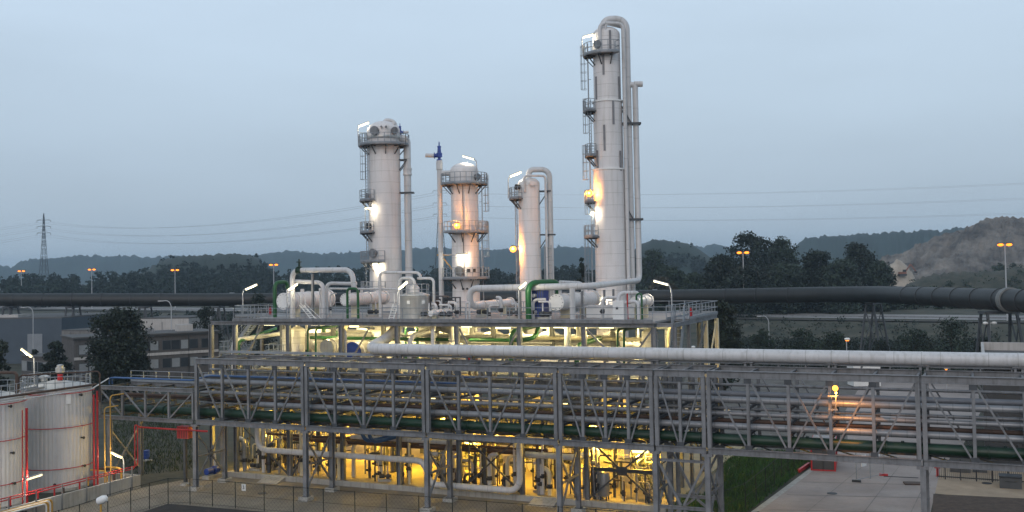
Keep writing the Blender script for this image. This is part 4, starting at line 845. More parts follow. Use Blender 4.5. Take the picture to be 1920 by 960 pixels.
platform(t, c, r2, 1.0, LEFT - 30, CAMANG + 28, zat(1117, 106, TY)); platform(t, c, r1, 1.0, LEFT - 40, LEFT + 34, zat(1103, 211, TY)); platform(t, c, r1, .95, LEFT - 40, LEFT + 36, zat(1104, 294, TY))
platform(t, c, r0, .95, LEFT - 36, LEFT + 26, zat(1106, 379, TY)); platform(t, c, r0, 1.05, LEFT - 36, LEFT + 42, zat(1112, 444, TY))
zz = [zat(1108, p, TY) for p in (600, 444, 379, 294, 211, 106)]
for k, (a, b) in enumerate(zip(zz, zz[1:])): ladder(t, c, r0 + .05, LEFT + (16 if k % 2 else 2), a, b, True)
manway(t, c, r2, CAMANG - 38, zat(1117, 90, TY), .42)
R4 = np.array([c[0], c[1], 0]); zt_ = zat(1155, 34, TY); zt2 = zat(1150, 47, TY); o1 = pol((0, 0), .62, CAMANG, 0); d1, d2, d3 = R4 + R_ * 2.02, R4 + R_ * 1.72 + o1 * 1.3, R4 + R_ * 2.78
t = thing('overhead_pipe', 'thickest white pipe arching over the tallest tower and down its right side', 'pipe', (d1[0], d1[1], DZ))
MB().tube([R4 - R_ * .3 + (0, 0, zd), R4 - R_ * .3 + (0, 0, zt_), d1 + (0, 0, zt_), d1 + (0, 0, DZ)], .36, 16, 1.0).build('pipe_run', clad_p, t)
for py in (230, 411):
    m = MB(); z = zat(1180, py, TY)
    for s in (-.5, .5):
        oo = pol((0, 0), s, CAMANG, 0); m.bar(R4 + R_ * 1.2 + oo + (0, 0, z), d3 + oo + R_ * .45 + (0, 0, z), .1, .2); m.bar(R4 + R_ * 1.35 + oo + (0, 0, z + 1.7), R4 + R_ * 2.2 + oo + (0, 0, z + .1), .12, .12)
    m.bar(d3 + R_ * .4 + pol((0, 0), .55, CAMANG, 0) + (0, 0, z), d3 + R_ * .4 - pol((0, 0), .55, CAMANG, 0) + (0, 0, z), .12, .2)
    m.build('pipe_bracket', steel_dark, t)
t = thing('overhead_pipe', 'thinner white pipe hugging the right side of the tallest tower', 'pipe', (d2[0], d2[1], DZ))
q0 = R4 - R_ * .75 + o1 * 1.9
MB().tube([q0 + (0, 0, zat(1128, 100, TY)), q0 + (0, 0, zt2), d2 - R_ * .1 + (0, 0, zt2), d2 - R_ * .1 + (0, 0, DZ)], .2, 12, .6).build('pipe_run', clad_p, t)
q1 = R4 - R_ * .15 + o1 * 1.9; MB().tube([q1 + (0, 0, zat(1135, 75, TY)), q1 + (0, 0, zat(1135, 50, TY)), d2 - R_ * .3 - o1 * .4 + (0, 0, zat(1155, 52, TY))], .12, 8, .3).build('side_pipe', clad_p, t)
MB().tube([R4 + R_ * 1.56 + o1 * 1.05 + (0, 0, zat(1165, 80, TY)), R4 + R_ * 1.56 + o1 * 1.05 + (0, 0, DZ)], .09, 6).build('trace_line', dark, t)
# long white pipe over the deck, rising up the tallest tower
e0 = Qy(881, 573, 82.2); zc = float(Qy(890, 541, 82.2)[2]); e2 = Qy(1105, 537, 82.6); zf = zat(1198, 526, TY)
t = thing('deck_crossing_pipe', 'white pipe running level over the deck then climbing right of the tallest tower', 'pipe', (e0[0], e0[1], DZ))
zt3 = zat(1188, 154, TY)
MB().tube([d1 + (0, 0, zt3 - .1), d3 + (0, 0, zt3) , d3 + (0, 0, zf), (e2[0], e2[1], zc + .1), (e0[0], e0[1], zc), (e0[0], e0[1], e0[2] + .1), (e0[0] + .2, e0[1] + 1.2, e0[2] - .15)], .29, 14, .8).build('pipe_run', clad_p, t)
MB().tube([d3 - R_ * .1 + (0, 0, zt3), d3 + R_ * .75 + (0, 0, zt3 + .0)], .29, 12).build('stub_end', clad_p, t)
for px, py in ((975, 590), (1091, 590), (1133, 590), (1150, 585)):
    f = (px - 881) / (1105 - 881); yy = 82.3 if px < 1105 else 82.6 + (px - 1105) * .12; x = float(Qy(px, 545, yy)[0]); MB().ibeam((x, yy, DZ), (x, yy, zc - .3), .16, .18, (0, 1, 0)).build('pipe_stand', steel, t)
# ------------------------------------------------------------------ lamps
WARM, MIDC, LOWC, NA = (1., .86, .62), (1., .80, .35), (1., .58, .05), (1., .36, .05)
tube_deck = (EM('tube_deck', (1., .90, .58), 3.0), WARM, 100); tube_mid = (EM('tube_mid', (1., .90, .52), 3.2), MIDC, 410); tube_low = (EM('tube_low', (1., .82, .34), 3.2), LOWC, 1250)
tube_tank = (EM('tube_tank', (1., .84, .46), 1.9), WARM, 160); tube_big = (tube_deck[0], WARM, 220); bulb_na = EM('bulb_sodium', (1., .38, .05), 3.4)
def glow(t, p, col, watt, r=.06, kind='POINT'):
    l = bpy.data.lights.new('lamp_light', kind); l.energy = watt; l.color = col; l.shadow_soft_size = r
    if kind == 'SPOT': l.spot_size = math.radians(165); l.spot_blend = .4
    o = bpy.data.objects.new('lamp_light', l); COL.objects.link(o); o.parent = t; o.location = [float(v) for v in np.array(p, float) - np.array(t['_o'], float)]
def flood(lb, a, b, pole=None, m_=None, th=.17, group=None):
    m_ = m_ or tube_deck
    a, b = np.array(a, float), np.array(b, float); c = (a + b) / 2; d = unit(b - a); s = unit(np.cross(d, (0, 0, 1.))); u = np.cross(s, d); L = np.linalg.norm(b - a)
    t = thing('floodlight', lb, 'lamp', c if pole is None else pole[-1], group)
    MB().box(c + u * th * .62, (L + .12, th * 1.25, th * .34), d, s, u).build('housing', pole_w, t)
    MB().box(c, (L, th, th * .85), d, s, u).build('tube', m_[0], t); glow(t, c - u * (th * .43 + .12), m_[1], m_[2])
    if pole is not None: MB().tube(pole, .055, 8, .5).build('pole', pole_w, t)
    return t
def pl(px, py, y): return Qy(px, py, y)
def deckpole(px, py, y, e): q = Qy(px, py, y); return [e + np.array([0, 0, .12]), q, (q[0], q[1], DZ)]
def dlamp(lb, p, q, y, pole_px, pole_py):
    a, b = pl(*p, y), pl(*q, y); near = a if abs(p[0] - pole_px) < abs(q[0] - pole_px) else b; return flood(lb, a, b, deckpole(pole_px, pole_py, y, near))
dlamp('lit tube floodlight on a pole at the left end of the deck', (461, 543), (481, 534), 87, 455, 545)
dlamp('lit tube floodlight in front of the largest white heat exchanger', (541, 544), (557, 533), 80.2, 538, 549)
dlamp('lit tube floodlight in front of the round aluminium tank', (748, 542), (763, 529), 80.2, 745, 548)
dlamp('lit tube floodlight against the long white deck pipe', (974, 541), (986, 530), 80.2, 972, 546)
dlamp('lit tube floodlight on a tall pole near the end walkway', (1226, 527), (1252, 534), 86.5, 1259, 543)
flood('lit tube floodlight above the dome of the leftmost tower', pl(673, 237, 96), pl(691, 230, 96), [pl(673, 237, 96) + (0, 0, .1), pl(671, 240, 96), pl(672, 274, 96)])
flood('lit tube floodlight above the dome of the second tower', pl(868, 293, 96.5), pl(888, 299, 96.5), [pl(888, 299, 96.5), pl(893, 301, 96.5), pl(894, 344, 96.5)])
flood('lit tube floodlight over the side platform of the slim tower', pl(957, 331, 96.5), pl(977, 323, 96.5), [pl(957, 331, 96.5), pl(953, 334, 96.5), pl(953, 372, 96.5)])
flood('lit tube floodlight over the top platform of the tallest tower', pl(1094, 70, 96), pl(1112, 65, 96), [pl(1094, 70, 96), pl(1091, 73, 96), pl(1093, 106, 96)])
flood('lit tube under the second platform of the leftmost tower', pl(685, 391, 94.6), pl(700, 390, 94.6), None, tube_deck, .16)
flood('bright lamp under the lowest large platform of the leftmost tower', pl(700, 496, 94.9), pl(714, 496, 94.9), None, tube_big, .3)
flood('bright lamp on an arm above the lower platform of the second tower', pl(858, 480, 95.0), pl(874, 479, 95.0), [pl(858, 479, 95.0), pl(833, 477, 95.0)], tube_big, .34)
flood('small warm lamp on the ladder of the tallest tower', pl(1108, 398, 95.3), pl(1114, 398, 95.3), None, tube_deck, .12)
flood('bright lamp low between the exchanger and the tallest tower', pl(1113, 562, 94.6), pl(1124, 561, 94.6), None, tube_big, .5)
def sodium(lb, p, to, side=None):
    t = thing('sodium_lamp', lb, 'lamp', p); p = np.array(p, float); MB().sphere(p, .34, 14).build('bulb', bulb_na, t); glow(t, p - FW * .38 + (0, 0, .05), NA, 1000, .12)
    m = MB(); m.rev(p + (0, 0, .24), (0, 0, 1), [(0, .3), (.1, .22), (.16, .06)], 12); m.tube([p + (0, 0, .3), np.array(to, float)], .035, 6); m.build('bracket', steel, t); return t
sodium('orange glowing lamp on the middle platform of the second tower', pl(857, 423, 95.0), pl(861, 427, 95.3))
sodium('orange glowing lamp on the left side of the slim tower', pl(962, 467, 96.2), pl(974, 463, 96.6))
sodium('orange glowing lamp on the ladder platform of the tallest tower', pl(1104, 363, 95.7), pl(1110, 370, 96.2))
MIDL = [(505, 608, 18, 82), (616, 609, 20, 84), (664, 612, 16, 82), (690, 610, 14, 90), (728, 608, 14, 90), (760, 611, 14, 90), (773, 609, 12, 92), (875, 612, 18, 83), (897, 609, 14, 90), (943, 615, 27, 81), (984, 610, 13, 83), (998, 609, 8, 88), (1051, 612, 24, 81.5), (1076, 611, 14, 90), (1137, 611, 27, 81.5), (590, 609, 12, 92), (830, 609, 12, 92), (1020, 610, 12, 92), (1180, 610, 12, 90)]
for px, py, w, y in MIDL:
    a, b = pl(px - w / 2, py, y), pl(px + w / 2, py, y); a[2] = b[2] = min(a[2], DZ - .62)
    flood('lit tube lamp hung under the deck of the process structure', a, b, None, tube_mid, .17, 'tube lamps under the deck')
LOWL = [(490, 814, 84), (600, 817, 88), (700, 818, 90), (770, 823, 86), (880, 829, 86), (905, 829, 90), (985, 832, 84), (1068, 836, 92)]
for px, py, y in LOWL:
    q = pl(px, py, y); q[2] = min(q[2], 5.1); flood('extra yellow lamp added to light the ground level of the structure evenly', q - (.55, 0, 0), q + (.55, 0, 0), None, tube_low, .17, 'yellow lamps over the ground level')
for x in np.arange(-64, -24, 6.2):  # unseen lamps added behind the equipment to even out the light
    flood('unseen tube lamp added at the back to even the light under the deck', (x - .5, 89.3, DZ - .62), (x + .5, 89.3, DZ - .62), None, tube_mid, .15, 'added tube lamps at the back under the deck')
for k_, x in enumerate(np.arange(-63, -24, 7.8)):  # extra lamp rows added so the floor is lit through to the back
    for y in (83.5 if k_ % 2 else 88.5, 101.0 if k_ % 2 else 95.0): flood('extra yellow lamp added to light the ground level of the structure evenly', (x - .55, y, 5.15), (x + .55, y, 5.15), None, tube_low, .17, 'yellow lamps over the ground level')
flood('tilted yellow lamp above the small vertical vessel', pl(1112, 842, 82), pl(1127, 836, 82), None, tube_low, .2)
flood('long bright lamp in front of the squat vessel at the right of the lit floor', pl(1186, 846, 81.6), pl(1215, 847, 81.6), None, tube_low, .24)
for px, py, y, lb in ((487, 712, 81, 'seen through the left rack span'), (418, 708, 81.5, 'near the left stair'), (1190, 729, 82, 'seen through the fourth rack span')):
    q = pl(px, py, y); flood('small lit lamp below the mid floor, ' + lb, q - (.35, 0, 0), q + (.35, 0, 0), None, tube_mid, .15)
# ------------------------------------------------------------------ deck equipment
def vessel_y(name, lb, pn, y, pxf, r, mat=clad, cover=white, base=DZ, saddles=True, nz=True, col=None):
    q = pl(*pn, y); x, z = float(q[0]), float(q[2]); y1 = float(Qx(pxf, pn[1], x)[1]); t = thing(name, lb, 'heat exchanger', (x, (y + y1) / 2, base)); L = y1 - y; d = (0, 1, 0)
    MB().rev((x, y + .12, z), d, [(0, r * .93), (L * .16, r * .93), (L * .16, r), (L * .16, r)] + [(L * .93, r)], 28).build('shell', mat, t)
    MB().rev((x, y, z), d, [(0, r * .98), (.06, r), (.12, r), (.12, r * .9)], 28).build('end_cover', cover, t)
    for f in (.2, .52): MB().rev((x, y + L * f, z), d, [(0, r), (0, r + .07), (.14, r + .07), (.14, r)], 28).build('band', mat, t)
    MB().rev((x, y + L * .93, z), d, [(0, r), (0, r + .14), (.12, r + .14), (.14, r + .14), (.26, r + .14), (.26, r * .9), (.5, r * .62), (.6, .1)], 28).build('rear_flange', mat, t)
    if saddles:
        for f in (.24, .76):
            MB().box((x, y + L * f, (base + z - r * .55) / 2), (r * 1.3, .3, z - r * .55 - base)).build('saddle', cream, t)
    if nz:
        for f in (.1, .4, .8): MB().cyl((x, y + L * f, z + r * .9), (x, y + L * f, z + r + .3), r * .22, 12).build('nozzle', mat, t)
        m = MB()
        for k in range(12): a = k * math.pi / 6; m.cyl((x + r * .84 * math.cos(a), y - .05, z + r * .84 * math.sin(a)), (x + r * .84 * math.cos(a), y + .02, z + r * .84 * math.sin(a)), .04, 6)
        m.build('bolts', steel, t)
    return t, x, z, y1
vessel_y('heat_exchanger', 'largest white horizontal heat exchanger behind the white pipe loop on the deck', (531, 565), 83, 618, .84)
vessel_y('heat_exchanger', 'white horizontal heat exchanger with a small green loop in front', (647, 562), 83, 722, .60)
vessel_y('heat_exchanger', 'large white horizontal heat exchanger beside the blue vessel', (1043, 567), 82.6, 1112, .72)
vessel_y('heat_exchanger', 'smallest white exchanger with green pipes at the right end of the deck', (1190, 566), 82.6, 1214, .44, nz=False)
vessel_y('heat_exchanger', 'slim pale exchanger below the start of the long deck pipe', (889, 573), 83.6, 960, .36, nz=False)
vessel_y('drum', 'very small white drum beside the round aluminium tank', (807, 588), 80.6, 838, .26, nz=False)
def dpipe(lb, pts, r, m_=clad_p, n=12, bend=None, name='deck_pipe', group=None):       # pts: (px, py, y) or xyz arrays
    P = [Qy(*p) if p[0] > 0 else np.array(p) for p in pts]; return solo(name, lb, 'pipe', MB().tube(P, r, n, bend), m_, group)
def down(px, y, z=DZ): 
    def f(ref): return (ref[0], ref[1], z)
    return f
def drop(lb, pts, r, m_=clad_p, name='deck_pipe', ends='both', base=DZ, n=12, bend=None):
    P = [Qy(*p) for p in pts]
    if ends in ('both', 'start'): P = [np.array([P[0][0], P[0][1], base])] + P
    if ends in ('both', 'end'): P = P + [np.array([P[-1][0], P[-1][1], base])]
    return solo(name, lb, 'pipe', MB().tube(P, r, n, bend), m_)
drop('thick white pipe loop standing over the largest exchanger', [(548, 507, 81.2), (660, 506, 81.2), (664, 540, 81.2)], .25, ends='start')
m = MB(); q = Qy(561, 507, 81.2); m.rev(q, (0, 0, 1), [(.2, .2), (.34, .26), (.4, .1), (.75, .1), (.78, .28), (.84, .28), (.86, .08), (1.1, .06)], 12); m.rev(q - (.25, 0, 0), (1, 0, 0), [(0, .34), (.08, .34), (.08, .27), (.42, .27), (.42, .34), (.5, .34)], 14)
solo('gate_valve', 'dark green gate valve with handwheel on top of the thick white pipe loop', 'valve', m, M('valve_green', (.012, .04, .022), .5))
drop('second white pipe loop under the thick one, reaching the deck', [(552, 528, 82), (606, 530, 82)], .21, ends='end')
drop('white pipe close behind the second loop', [(612, 531, 82.6), (663, 532, 84), (668, 531, 84)], .17, ends='start')
solo('pipe_support', 'grey steel post carrying the thick white pipe loop', 'support', MB().ibeam((Qy(586, 520, 81.2)[0], 81.2, DZ), (Qy(586, 513, 81.2)[0], 81.2, Qy(586, 513, 81.2)[2]), .18, .2, (0, 1, 0)), steel)
drop('dark green pipe bend standing left of the largest exchanger', [(515, 530, 84), (538, 528, 86), (540, 545, 86)], .19, green, ends='start')
drop('green pipe loop in front of the exchanger with the pinkish shell', [(651, 541, 80.8), (671, 541, 80.8)], .12, green)
drop('large green pipe loop over the blue vessel', [(990, 531, 81.5), (1046, 528, 84.5), (1047, 555, 84.5)], .26, green, ends='start')
drop('green pipe pair beside the smallest exchanger', [(1193, 551, 82.2), (1203, 550, 82.2)], .08, green)
drop('thin white pipe bridge in front of the leftmost tower', [(712, 511, 84), (786, 511, 84), (790, 524, 84)], .14, ends='start')
drop('white pipe arch over the round aluminium tank', [(749, 522, 83), (776, 521, 83), (778, 540, 83)], .15, ends='start')
drop('white pipe dropping into the valve cluster right of the aluminium tank', [(783, 522, 84), (813, 522, 84)], .13, ends='end')
drop('thin white pipe rail linking the exchangers and the tank', [(600, 541, 84.6), (747, 542, 84.6)], .1)
drop('thin white standpipe left of the slim pale exchanger', [(874, 568, 80.6), (880, 566, 80.6)], .09)
drop('white elbow pipe above the valve block near the smallest exchanger', [(1159, 549, 82), (1195, 549, 82.6), (1196, 556, 82.6)], .17, ends='start')
drop('thick white standpipe in front of the large exchanger', [(1073, 541, 80.9)], .24, ends='start')
drop('white pipe joining the green loop from the right', [(1050, 529, 85), (1092, 531, 88)], .16, ends='end')
# round aluminium tank
q = Qy(778, 575, 83.4); c = (float(q[0]), 83.4); t = thing('round_tank', 'round bare aluminium tank with railed top standing on the deck', 'tank', (*c, DZ)); zt = float(Qy(778, 556, 83.4)[2]); r = 1.36
MB().rev((*c, DZ), (0, 0, 1), [(0, r + .06), (.12, r + .06), (.12, r), (zt - DZ, r), (zt - DZ + .12, r + .05), (zt - DZ + .2, r), (zt - DZ + .42, .5)], 36).build('shell', silver, t)
MB().rev((*c, zt + .3), (0, 0, 1), [(0, .46), (.5, .46), (.62, .4), (.78, .2), (.82, .02)], 20).build('dome', clad, t)
P = [pol(c, r - .05, a, zt + .15) for a in range(0, 360, 30)]; m = MB()
for p in P: m.bar(p, p + (0, 0, 1.0), .05, .05)
for h in (.5, 1.0): m.tube([p + (0, 0, h) for p in P], .028, 6, 0, closed=True)
m.build('top_rail', rail_m, t)
for a in (-20, 40): MB().box(pol(c, r + .02, CAMANG + a, DZ + 1.5), (.3, .06, .3), pol((0, 0), 1, CAMANG + a + 90, 0), pol((0, 0), 1, CAMANG + a, 0)).build('label_plate', white, t)
def stepladder(lb, pb, pt, y):
    a = Qy(*pb, y); a[2] = DZ; b = Qy(*pt, y + .5); t = thing('stepladder', lb, 'ladder', a); s = np.array([.26, 0, 0])
    for k in (-1, 1): MB().bar(a + s * k, b + s * k, .06, .08, (0, 1, 0)).build('stile', white, t)
    m = MB()
    for k in range(1, 7): p = a + (b - a) * k / 7; m.box(p, (.5, .12, .05))
    m.build('rungs', white, t)
    for k in (-1, 1): MB().tube([a + s * k + (0, .9, 0), b + s * k + (0, .2, .1), b + s * k + (0, .2, .9)], .03, 6, .1).build('rear_leg', white, t)
stepladder('white stepladder leaning by the largest exchanger', (588, 597), (566, 572), 80.3); stepladder('white stepladder left of the round aluminium tank', (733, 597), (742, 570), 80.3)
# blue vessel, skid, pumps and valve clusters
q = Qy(1013, 566, 83.2); x = float(q[0]); t = thing('plate_exchanger', 'tall dark blue plate exchanger under the green loop', 'heat exchanger', (x, 83.2, DZ)); z0, z1 = DZ, float(Qy(1013, 543, 83.2)[2])
MB().box((x, 83.2, (z0 + z1) / 2 + .1), (1.15, 1.1, z1 - z0 - .2)).build('body', blue, t); m = MB()
for k in range(6): m.box((x - .5 + k * .2, 82.62, (z0 + z1) / 2 + .1), (.05, .08, z1 - z0 - .3))
m.build('tie_bolts', steel_dark, t); MB().box((x, 83.2, DZ + .1), (1.3, 1.3, .2)).build('plinth', steel, t)
for zz in (DZ + .6, z1 - .5): MB().cyl((x - .2, 82.6, zz), (x - .2, 82.1, zz), .16, 12).build('nozzle', clad_p, t)
q = Qy(1152, 582, 86); t = thing('equipment_skid', 'long low white equipment box on the deck before the tallest tower', 'equipment box', (q[0], 86, DZ)); MB().box((q[0], 86, DZ + .45), (4.6, 1.8, .9)).build('casing', white, t); MB().box((q[0], 86, DZ + .98), (4.8, 2.0, .14)).build('lid', clad_p, t)
q = Qy(1162, 582, 81.4); t = thing('valve_block', 'white boxed valve block with a red standpipe at the right of the deck', 'valve', (q[0], 81.4, DZ)); MB().box((q[0], 81.4, DZ + .8), (.95, .8, 1.6)).build('casing', white, t); MB().tube([(q[0] + .75, 81.2, DZ), (q[0] + .75, 81.2, DZ + 2.2)], .06, 8).build('red_pipe', red, t); MB().box((q[0] - .1, 80.98, DZ + 1.0), (.2, .03, .2)).build('gauge', dark, t)
MB().tube([(q[0] + 1.6, 81.4, DZ), (q[0] + 1.6, 81.4, DZ + 1.6), (q[0] + .4, 81.4, DZ + 1.4)], .14, 10).build('side_pipe', clad_p, t)
def pump(lb, p, s=1.0, rot=0, m_=None, group=None):
    t = thing('pump', lb, 'pump', p, group); p = np.array(p, float); d = np.array([math.cos(rot), math.sin(rot), 0]); m_ = m_ or dark; k = np.array([-d[1], d[0], 0])
    MB().box(p + (0, 0, .12 * s), (1.5 * s, .6 * s, .24 * s), d, k).build('plinth', conc_grey, t)
    MB().rev(p - d * .65 * s + (0, 0, .55 * s), d, [(0, .16 * s), (.02, .24 * s), (.6 * s, .24 * s), (.62 * s, .1 * s), (.8 * s, .1 * s)], 14).build('motor', m_, t)
    MB().rev(p + d * .15 * s + (0, 0, .55 * s), d, [(0, .2 * s), (.05, .3 * s), (.3 * s, .3 * s), (.36 * s, .16 * s), (.5 * s, .16 * s), (.5 * s, .22 * s), (.56 * s, .22 * s)], 14).build('volute', m_ if m_ is not dark else steel_dark, t)
    MB().tube([p + d * .3 * s + (0, 0, .6 * s), p + d * .3 * s + (0, 0, 1.7 * s)], .09 * s, 8).build('discharge', clad_p, t); return t
def riser(lb, p, h, r, mat, group, top=None, v=True):
    p = np.array(p, float); t = thing('riser', lb, 'pipe', p, group); P = [p, p + (0, 0, h)]
    if top is not None: P.append(p + (0, 0, h) + np.array(top))
    MB().tube(P, r, 10, r * 3).build('pipe_run', mat, t)
    if v:
        z = h * .35; m = MB(); m.rev(p + (0, 0, z - .18), (0, 0, 1), [(0, r + .05), (.05, r + .05), (.05, r + .02), (.16, r + .06), (.2, r + .06), (.31, r + .02), (.31, r + .05), (.36, r + .05)], 12); m.cyl(p + (0, 0, z), p + (0, -.28 - r, z), .025, 6); m.rev(p + (0, -.3 - r, z), (0, 1, 0), [(0, .12), (.03, .12)], 12, False); m.build('valve', dark, t)
    return t
R = random.Random(7)
DKC = [(800, 590, 82), (818, 586, 83), (826, 578, 84.5), (836, 584, 82), (846, 580, 83.6), (857, 582, 85), (905, 585, 85.6), (918, 588, 83), (940, 586, 86), (962, 588, 83.2), (975, 585, 84.4), (1000, 588, 82.2), (1022, 587, 81.8), (1032, 590, 81.5), (1130, 588, 83.4), (700, 588, 86), (620, 590, 86)]
for k, (px, py, y) in enumerate(DKC):
    q = Qy(px, py, y); q[2] = DZ
    if k % 3 == 0: pump('small pump with white discharge pipe among the deck piping', q, .85, R.random() * 3, dark if k % 2 else blue if k == 9 else dark, 'small pumps on the deck')
    else: riser('short valved standpipe bent over among the deck piping', q, R.uniform(1.1, 2.3), R.choice((.08, .1, .14)), clad_p, 'valved standpipes on the deck', (R.choice((-1, 1)) * R.uniform(.5, 1.3), R.uniform(-.3, .8), 0))
for px, py, y, s, lb in ((823, 562, 86, (1.4, 1.0, 1.9), 'dark open pump frame behind the valve cluster beside the second tower'), (848, 566, 88, (1.2, 1.0, 1.7), 'dark rusty machine frame before the second tower')):
    q = Qy(px, py, y); t = thing('machine_frame', lb, 'machine', (q[0], y, DZ))
    for a in (-1, 1):
        for b in (-1, 1): MB().box((q[0] + a * s[0] / 2, y + b * s[1] / 2, DZ + s[2] / 2), (.1, .1, s[2])).build('post', steel_dark, t)
    MB().box((q[0], y, DZ + s[2] + .05), (s[0] + .1, s[1] + .1, .1)).build('top_plate', steel_dark, t); MB().cyl((q[0], y - .3, DZ + .6), (q[0], y - .3, DZ + s[2] - .2), .32, 14).build('motor', dark, t); MB().rev((q[0] + .1, y - .55, DZ + s[2] - .5), (0, -1, 0), [(0, .34), (.2, .34), (.3, .2)], 16).build('fan_cowl', brown, t)
q = Qy(1265, 578, 91.5); m = MB().rev((CX[-1] + 1.4, 86, DZ), (0, 0, 1), [(0, .13), (.6, .13), (.68, .06), (.72, .05), (.72, .08), (.8, .08)], 12); solo('fire_extinguisher', 'red fire extinguisher standing on the right walkway', 'extinguisher', m, red)
m = MB().rev((CX[0] - 1.2, 86.6, DZ), (0, 0, 1), [(0, .14), (.75, .14), (.85, .06), (.95, .05)], 12); solo('fire_extinguisher', 'red fire extinguisher at the left end of the deck', 'extinguisher', m, red)
# ------------------------------------------------------------------ level under the deck
def vvessel(lb, px, ytop, y, r, base, mat=clad, nm='vertical_vessel'):
    q = Qy(px, ytop, y); c = (float(q[0]), y); zt = float(q[2]); t = thing(nm, lb, 'vessel', (*c, base)); h = zt - base
    MB().rev((*c, base), (0, 0, 1), [(0, r * .9), (.3, r * .9), (.35, r)] + [(h - r * .55 + a - 0, b) for a, b in [(r * .55 * math.sin(u), r * math.cos(u)) for u in np.linspace(0, math.pi / 2, 8)]], 30).build('shell', mat, t)
    MB().rev((*c, base + h - .08), (0, 0, 1), [(0, r * .25), (.25, r * .25), (.25, r * .38), (.36, r * .38)], 14).build('top_nozzle', mat, t)
    MB().rev((*c, base + h * .72), (0, 0, 1), [(0, r), (0, r + .05), (.12, r + .05), (.12, r)], 30).build('band', mat, t)
    manway(t, c, r, CAMANG + 30, base + h * .5, min(.3, r * .4), 'nozzle', mat); return t, c, zt
vvessel('white domed vessel behind the second column of the structure', 558, 612, 84.5, .72, MZ); vvessel('narrow white domed vessel left of the fatter domed one', 536, 616, 86.5, .4, MZ)
t, c, zt = vvessel('fat cream domed vessel with a thick neck pipe under the deck', 851, 641, 83.6, 1.35, MZ)
MB().tube([(c[0], c[1], zt - .1), (c[0], c[1], zt + 1.0), (c[0] - 3, c[1] + 2.5, zt + 1.3), (c[0] - 5.5, c[1] + 4, zt + .9)], .42, 16, 1.0).build('neck_pipe', clad_p, t)
vvessel('tall white vessel beneath the right end of the deck', 1218, 616, 86, .7, MZ); vvessel('squat cream vessel seen between the right columns', 1185, 640, 90, .9, MZ); vvessel('pale vessel between the two green drops', 606, 628, 90, .8, MZ)
vvessel('pale vessel deep under the deck behind the white elbow', 730, 622, 91.5, 1.0, MZ); vvessel('pale vessel deep under the deck right of the fat domed vessel', 925, 620, 91.5, 1.1, MZ); vvessel('pale vessel deep under the deck behind the long white pipe', 1030, 620, 93, 1.1, MZ)
def hvessel(lb, x0, x1, y, z, r, mat=clad, base=MZ):
    t = thing('horizontal_vessel', lb, 'vessel', ((x0 + x1) / 2, y, base)); L = x1 - x0
    dm = [(-r * .5 * math.cos(a) , r * math.sin(a)) for a in np.linspace(0.05, math.pi / 2, 7)]
    MB().rev((x0, y, z), (1, 0, 0), dm + [(L - a, b) for a, b in dm[::-1]], 28).build('shell', mat, t)
    for f in (.25, .5, .75): MB().rev((x0 + L * f, y, z), (1, 0, 0), [(0, r), (0, r + .03), (.12, r + .03), (.12, r)], 28).build('band', mat, t)
    for f in (.2, .8): MB().box((x0 + L * f, y, (base + z - r * .6) / 2), (.3, r * 1.4, max(.1, z - r * .6 - base))).build('saddle', cream, t)
    return t
a, b = Qy(1000, 680, 83.2), Qy(1158, 682, 83.2); hvessel('big cream horizontal vessel lying low under the right half of the deck', a[0] + .6, b[0], 83.6, 11.0, .86)
a, b = Qy(800, 636, 88), Qy(1165, 637, 88); t = thing('header_pipe', 'long thick white header pipe under the right half of the deck', 'pipe', ((a[0] + b[0]) / 2, 88, 13)); MB().tube([(a[0], 88, 12.75), (b[0], 88, 12.75)], .5, 20).build('pipe_run', clad_p, t)
for f in (.25, .5, .8): x = a[0] + (b[0] - a[0]) * f; MB().tube([(x, 88, 13.1), (x, 88, DZ - .2)], .3, 14).build('branch_pipe', clad_p, t)
for lb, pa, pb, y, z, r in (('long cream drum at the back under the left half of the deck', 560, 742, 93, 12.0, 1.25), ('long cream drum at the back under the middle of the deck', 770, 905, 93.2, 11.9, 1.2), ('long cream drum at the back under the right half of the deck', 940, 1170, 93, 11.6, 1.25)):
    a, b = Qy(pa, 640, y), Qy(pb, 640, y); hvessel(lb, a[0], b[0], y, z, r, clad)
for k in range(14):
    x = CX[0] + 2 + k * (CX[-1] - CX[0] - 4) / 13; solo('drop_pipe', 'cream drop pipe at the back of the level under the deck', 'pipe', MB().tube([(x, 91.2, MZ), (x, 91.2, DZ - .6 - (k % 3) * .5), (x + (1 if k % 2 else -1) * 1.4, 91.2, DZ - .6 - (k % 3) * .5)], (.12, .2, .16)[k % 3], 10), (clad_p, cream, clad_p)[k % 3], 'drop pipes at the back under the deck')
vessel_y('heat_exchanger', 'cream exchanger with a blue end cover under the deck', (660, 660), 82, 700, .95, clad, blue, MZ, True, False); vessel_y('heat_exchanger', 'cream exchanger with a grey flanged cover behind the green drops', (612, 652), 82.4, 640, .8, clad, silver, MZ, True, False)
def mp(lb, pts, r, m_=clad_p, bend=None, name='process_pipe'): return solo(name, lb, 'pipe', MB().tube([Qy(*p) if len(p) == 3 and p[0] > 0 else np.array(p, float) for p in pts], r, 12, bend), m_)
mp('white pipe rising from the rack and running back under the left of the deck', [(438, 720, 80.6), (438, 638, 80.6), (531, 625, 89)], .22); mp('green pipe beside the white riser at the left of the structure', [(446, 720, 81), (447, 640, 81), (517, 616, 90)], .17, green)
mp('left green drop pipe in front of the flanged exchanger', [(577, 720, 80.4), (577, 617, 80.4), (640, 608, 86)], .1, green); mp('right green drop pipe in front of the flanged exchanger', [(592, 720, 80.5), (592, 617, 80.5), (650, 608, 86)], .1, green)
